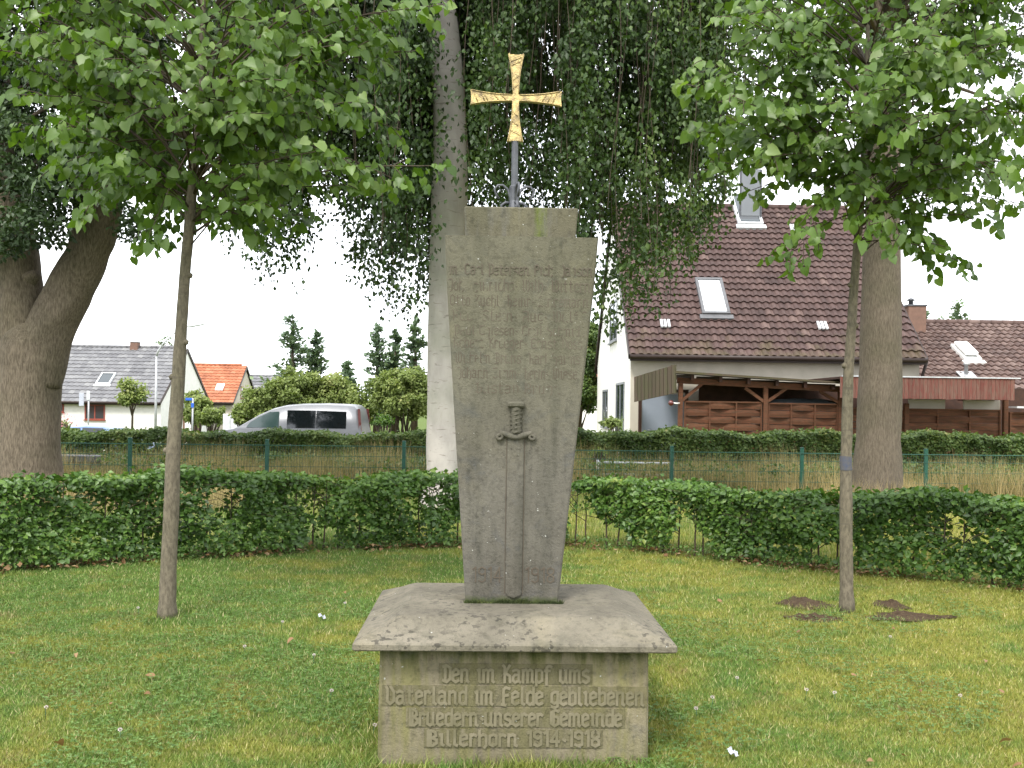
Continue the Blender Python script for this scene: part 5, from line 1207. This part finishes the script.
# ------------------------------------------------------------------ background plants
def blobtree(nm, px, ytop, ybot, Y, wpx, label, mat, kind='round', grp=None, trunk_px=None, seed=1, leaf=None, dens=1.0, cat='tree'):
    b = P(px, ybot, Y); b.z = gz(b.x, Y) if Y < 100 else -1.1; t = P(px, ytop, Y); H = t.z-b.z; w_ = wpx*Y/1000/2
    root = empty(nm, b, label=label, cat=cat, group=grp); r5 = np.random.default_rng(seed); sz = leaf or (.0022*Y, .0042*Y)
    rs5 = random.Random(seed); tr_ = MB(); C = []; Rd = []
    z_low = P(px, trunk_px, Y).z-b.z if trunk_px else .2
    if kind == 'cone':
        tr_.tube([(0, 0, 0), (.03, 0, H*.5), (0, 0, H)], [.05*H**.7, .03*H**.7, .01], 8)
        L_ = []; AX = []; nb_ = int(70*dens)
        for q in range(nb_):
            t_ = rs5.random()**.8; zb = z_low+(H-z_low)*t_; a_ = rs5.uniform(0, 6.28); ln = w_*(1-t_)**.75*rs5.uniform(.45, 1.25)+.04*w_; m_ = max(5, int(34*ln/w_)+4)
            up = rs5.uniform(.15, .8); k2 = r5.random(m_); rr_ = ln*k2
            L_.append(np.stack([np.cos(a_)*rr_+r5.normal(0, .05*w_+.02, m_), np.sin(a_)*rr_+r5.normal(0, .05*w_+.02, m_), zb+up*rr_*k2+r5.normal(0, .03*w_+.015, m_)-.05*rr_], 1))
            AX.append(np.tile([math.cos(a_), math.sin(a_), .5], (m_, 1))+r5.normal(0, .35, (m_, 3)))
            tr_.tube([(0, 0, zb), (math.cos(a_)*ln*.9, math.sin(a_)*ln*.9, zb+up*ln*.8)], [.02, .006], 3, cap=False)
        m_ = 60; L_.append(np.stack([r5.normal(0, .04, m_), r5.normal(0, .04, m_), H*(.8+.22*r5.random(m_))], 1)); AX.append(np.tile([0, 0, 1.], (m_, 1))+r5.normal(0, .4, (m_, 3)))
        pos_ = np.concatenate(L_); axd = np.concatenate(AX); n = len(pos_); r_ = np.hypot(pos_[:, 0], pos_[:, 1])
        leaves('foliage', pos_, axd, r5.normal(0, .5, (n, 3))+np.array([0, -.3, 1]), r5.uniform(sz[0], sz[1], n)*1.4, r5.random(n)*.6+.4*r_/max(w_, .01), LEAF_S, mat, root)
    else:
        m = int((16 if kind == 'round' else 60)*dens)
        for i in range(m):
            v = Vector((rs5.gauss(0, 1), rs5.gauss(0, 1), rs5.gauss(0, 1))).normalized()*rs5.uniform(.3, 1.05)
            zc_ = (z_low+H)/2+v.z*(H-z_low)/2*.8
            C.append(Vector((v.x*w_*.85, v.y*w_*.85, zc_))+b); Rd.append(min(w_, (H-z_low)/2)*(rs5.uniform(.25, .5) if kind == 'round' else rs5.uniform(.12, .38)))
        for i in range(7 if kind == 'round' else 16):
            c = C[rs5.randrange(len(C))]-b
            if kind == 'round': tr_.tube([(0, 0, max(0, z_low-.3)), (c.x*.4, c.y*.4, z_low+.2), tuple(c)], [.04, .025, .008], 5)
            else: tr_.tube([(rs5.gauss(0, .12), rs5.gauss(0, .1), 0), (c.x*.5, c.y*.5, c.z*.55), tuple(c)], [.035, .025, .01], 5)
        if kind == 'round': tr_.tube([(0, 0, 0), (.02, 0, z_low), (0, 0, H*.7)], [.07, .05, .02], 8)
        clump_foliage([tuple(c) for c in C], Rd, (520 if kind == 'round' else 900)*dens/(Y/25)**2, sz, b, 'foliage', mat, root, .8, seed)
    tr_.build('trunk' if kind != 'shrub' else 'stems', M['twig'], root)
    return root
blobtree('small_street_tree', 132, 374, 425, 50, 36, 'little round-crowned street tree before the white house', M['olive'], 'round', None, 410, 3, dens=1.3)
blobtree('pine_tree', 168, 334, 360, 75, 40, 'dark flat-topped pine behind the ridge of the white house', M['conifer'], 'round', None, 348, 4, dens=.9)
for i, (px, yt, Y, w_, lab) in enumerate([(291, 318, 36, 58, 'tallest spiky conifer above the van bonnet'), (315, 334, 37, 40, 'slimmer conifer just right of the tallest one'), (376, 328, 36, 36, 'narrow cypress rising behind the olive shrubs'),
        (394, 333, 36.6, 34, 'cypress in the middle of the group left of the pale trunk'), (414, 322, 36, 40, 'cypress closest to the pale beech trunk'), (347, 364, 70, 26, 'far small spruce seen over the van roof'), (956, 303, 55, 74, 'spruce tip poking above the faded annex roof'), (923, 312, 56, 30, 'round dark tree beside the annex chimney')]):
    blobtree('conifer', px, yt, 425, Y, w_, lab, M['conifer'], 'cone', 'conifers behind the street', 415, 30+i, dens=1.2 if Y < 60 else .8)
for i, (px, yt, Y, w_, lab) in enumerate([(262, 382, 33, 44, 'olive-green shrub right of the orange-roofed house'), (296, 366, 33.5, 64, 'large loose shrub above the van windscreen'), (335, 372, 34, 60, 'yellowish shrub behind the van roof'), (362, 392, 33, 36, 'low reddish shrub behind the van tail'),
        (402, 362, 31.5, 74, 'bright green many-stemmed shrub left of the pale trunk'), (196, 389, 52, 30, 'rounded shrub over the brick porch'), (210, 405, 45, 36, 'bushy hedge plant between porch and cabinet'), (245, 402, 37, 30, 'shrub behind the grey cabinet')]):
    blobtree('shrub', px, yt, 428, Y, w_, lab, M['olive'], 'shrub', 'loose shrubs across the street', 424 if i == 4 else 427, 50+i, dens=1.5, cat='shrub')
blobtree('rhododendron', 383, 414, 432, 26, 26, 'small dark glossy bush right of the van tail light', M['hornbeam'], 'shrub', None, 428, 71, dens=1.0, cat='shrub')
blobtree('corner_shrub', 612, 414, 440, 25.2, 30, 'pale-leaved upright shrub at the corner of the white gable', M['olive'], 'shrub', None, 430, 72, dens=.9, cat='shrub')
blobtree('ivy_tree', 578, 305, 430, 43, 62, 'dense green tree filling the gap left of the white gable', M['privet'], 'shrub', None, 425, 73, dens=2.2)
blobtree('verge_shrub', 598, 447, 470, 20.8, 22, 'light green sapling in the verge right of the stele', M['olive'], 'shrub', None, 460, 74, dens=.8, cat='shrub')
fr_ = blobtree('flowering_bush', 62, 420, 432, 24.5, 26, 'bush with pink flowers right of the forked trunk', M['olive'], 'shrub', None, 428, 75, dens=.8, cat='shrub')
n = 160; pos_ = rv(n, .14)+np.array([0, -.1, P(62, 423, 24.5).z]); leaves('blossom', pos_, rv(n), rv(n), rng.uniform(.04, .07, n), rng.random(n), LEAF_S, M['pinkflower'], fr_)
# ------------------------------------------------------------------ small things on the lawn
rs = random.Random(77)
fl0 = None
for px, py in ((345, 606), (331, 695), (282, 625), (245, 650), (314, 659), (46, 712), (696, 713), (712, 702), (806, 694), (737, 682), (835, 697), (374, 730), (120, 735), (138, 611), (890, 640), (960, 700)):
    b = G(px, py, .04)
    if fl0 is None:
        fl0 = empty('clover_flower', b, label='small pale clover flower standing in the lawn', cat='flower', group='clover flowers in the lawn')
        mb = MB(); mb.tube([(0, 0, -.04), (.004, 0, .02)], .0012, 4); s_ = mb.build('stalk', M['greenpaint'], fl0)
        pp = np.array([(math.cos(a*2.4)*math.sqrt(1-(i_/40*2-1)**2)*.007, math.sin(a*2.4)*math.sqrt(1-(i_/40*2-1)**2)*.007, .026+(i_/40*2-1)*.005) for i_, a in enumerate(range(40))])
        leaves('flower_head', pp, pp-np.array([0, 0, .024]), rv(40), np.full(40, .005), rng.random(40), LEAF_S, M['flower'], fl0)
    else:
        o = fl0.copy(); COL.objects.link(o); o.location = b; o.rotation_euler = (rs.uniform(-.2, .2), 0, rs.uniform(0, 6))
        for c in fl0.children: d = c.copy(); COL.objects.link(d); d.parent = o
lf = None
for px, py in ((53, 658), (12, 652), (76, 655), (345, 592), (800, 630), (893, 628), (855, 675), (905, 755), (1005, 740), (1000, 690), (870, 760), (720, 600), (985, 660), (112, 702), (148, 693), (150, 675), (60, 742), (290, 640), (920, 690), (760, 660), (1016, 765)):
    b = G(px, py, .038); rot = (rs.uniform(-.6, .6), rs.uniform(-.5, .5), rs.uniform(0, 6.28)); s_ = rs.uniform(.7, 1.3)
    if lf is None:
        T = LEAF_H[0].copy(); mb = MB(); mb.add([(x*.036, y*.042-.02, z*.06) for x, y, z in T], LEAF_H[1], True, .55); lf = mb.build('fallen_leaf', M['brownleaf']); o = lf
        tag(lf, 'curled brown dead leaf lying on the lawn', 'leaf', 'fallen leaves scattered on the lawn')
    else: o = lf.copy(); COL.objects.link(o)
    o.location = b; o.rotation_euler = rot; o.scale = (s_, s_, s_)
for px, py, lab in ((322, 616, 'crumpled white paper scrap in the grass left of the plinth'), (733, 752, 'small pale grey scrap in the grass at the lower right of the plinth')):
    mb = MB(); V = []; F = []
    for j in range(6):
        for i in range(8): V.append(((i-3.5)*.008, (j-2.5)*.007, .012*vnoise(i*.8, j*.8, px)+.012*math.sin(i*.9)))
    for j in range(5):
        for i in range(7): a = j*8+i; F.append((a, a+1, a+9, a+8))
    mb.add(V, F); o = mb.build('paper_scrap', M['paper']); o.location = G(px, py, .04); o.rotation_euler = (.5, .2, .6); tag(o, lab, 'litter')
print('done')
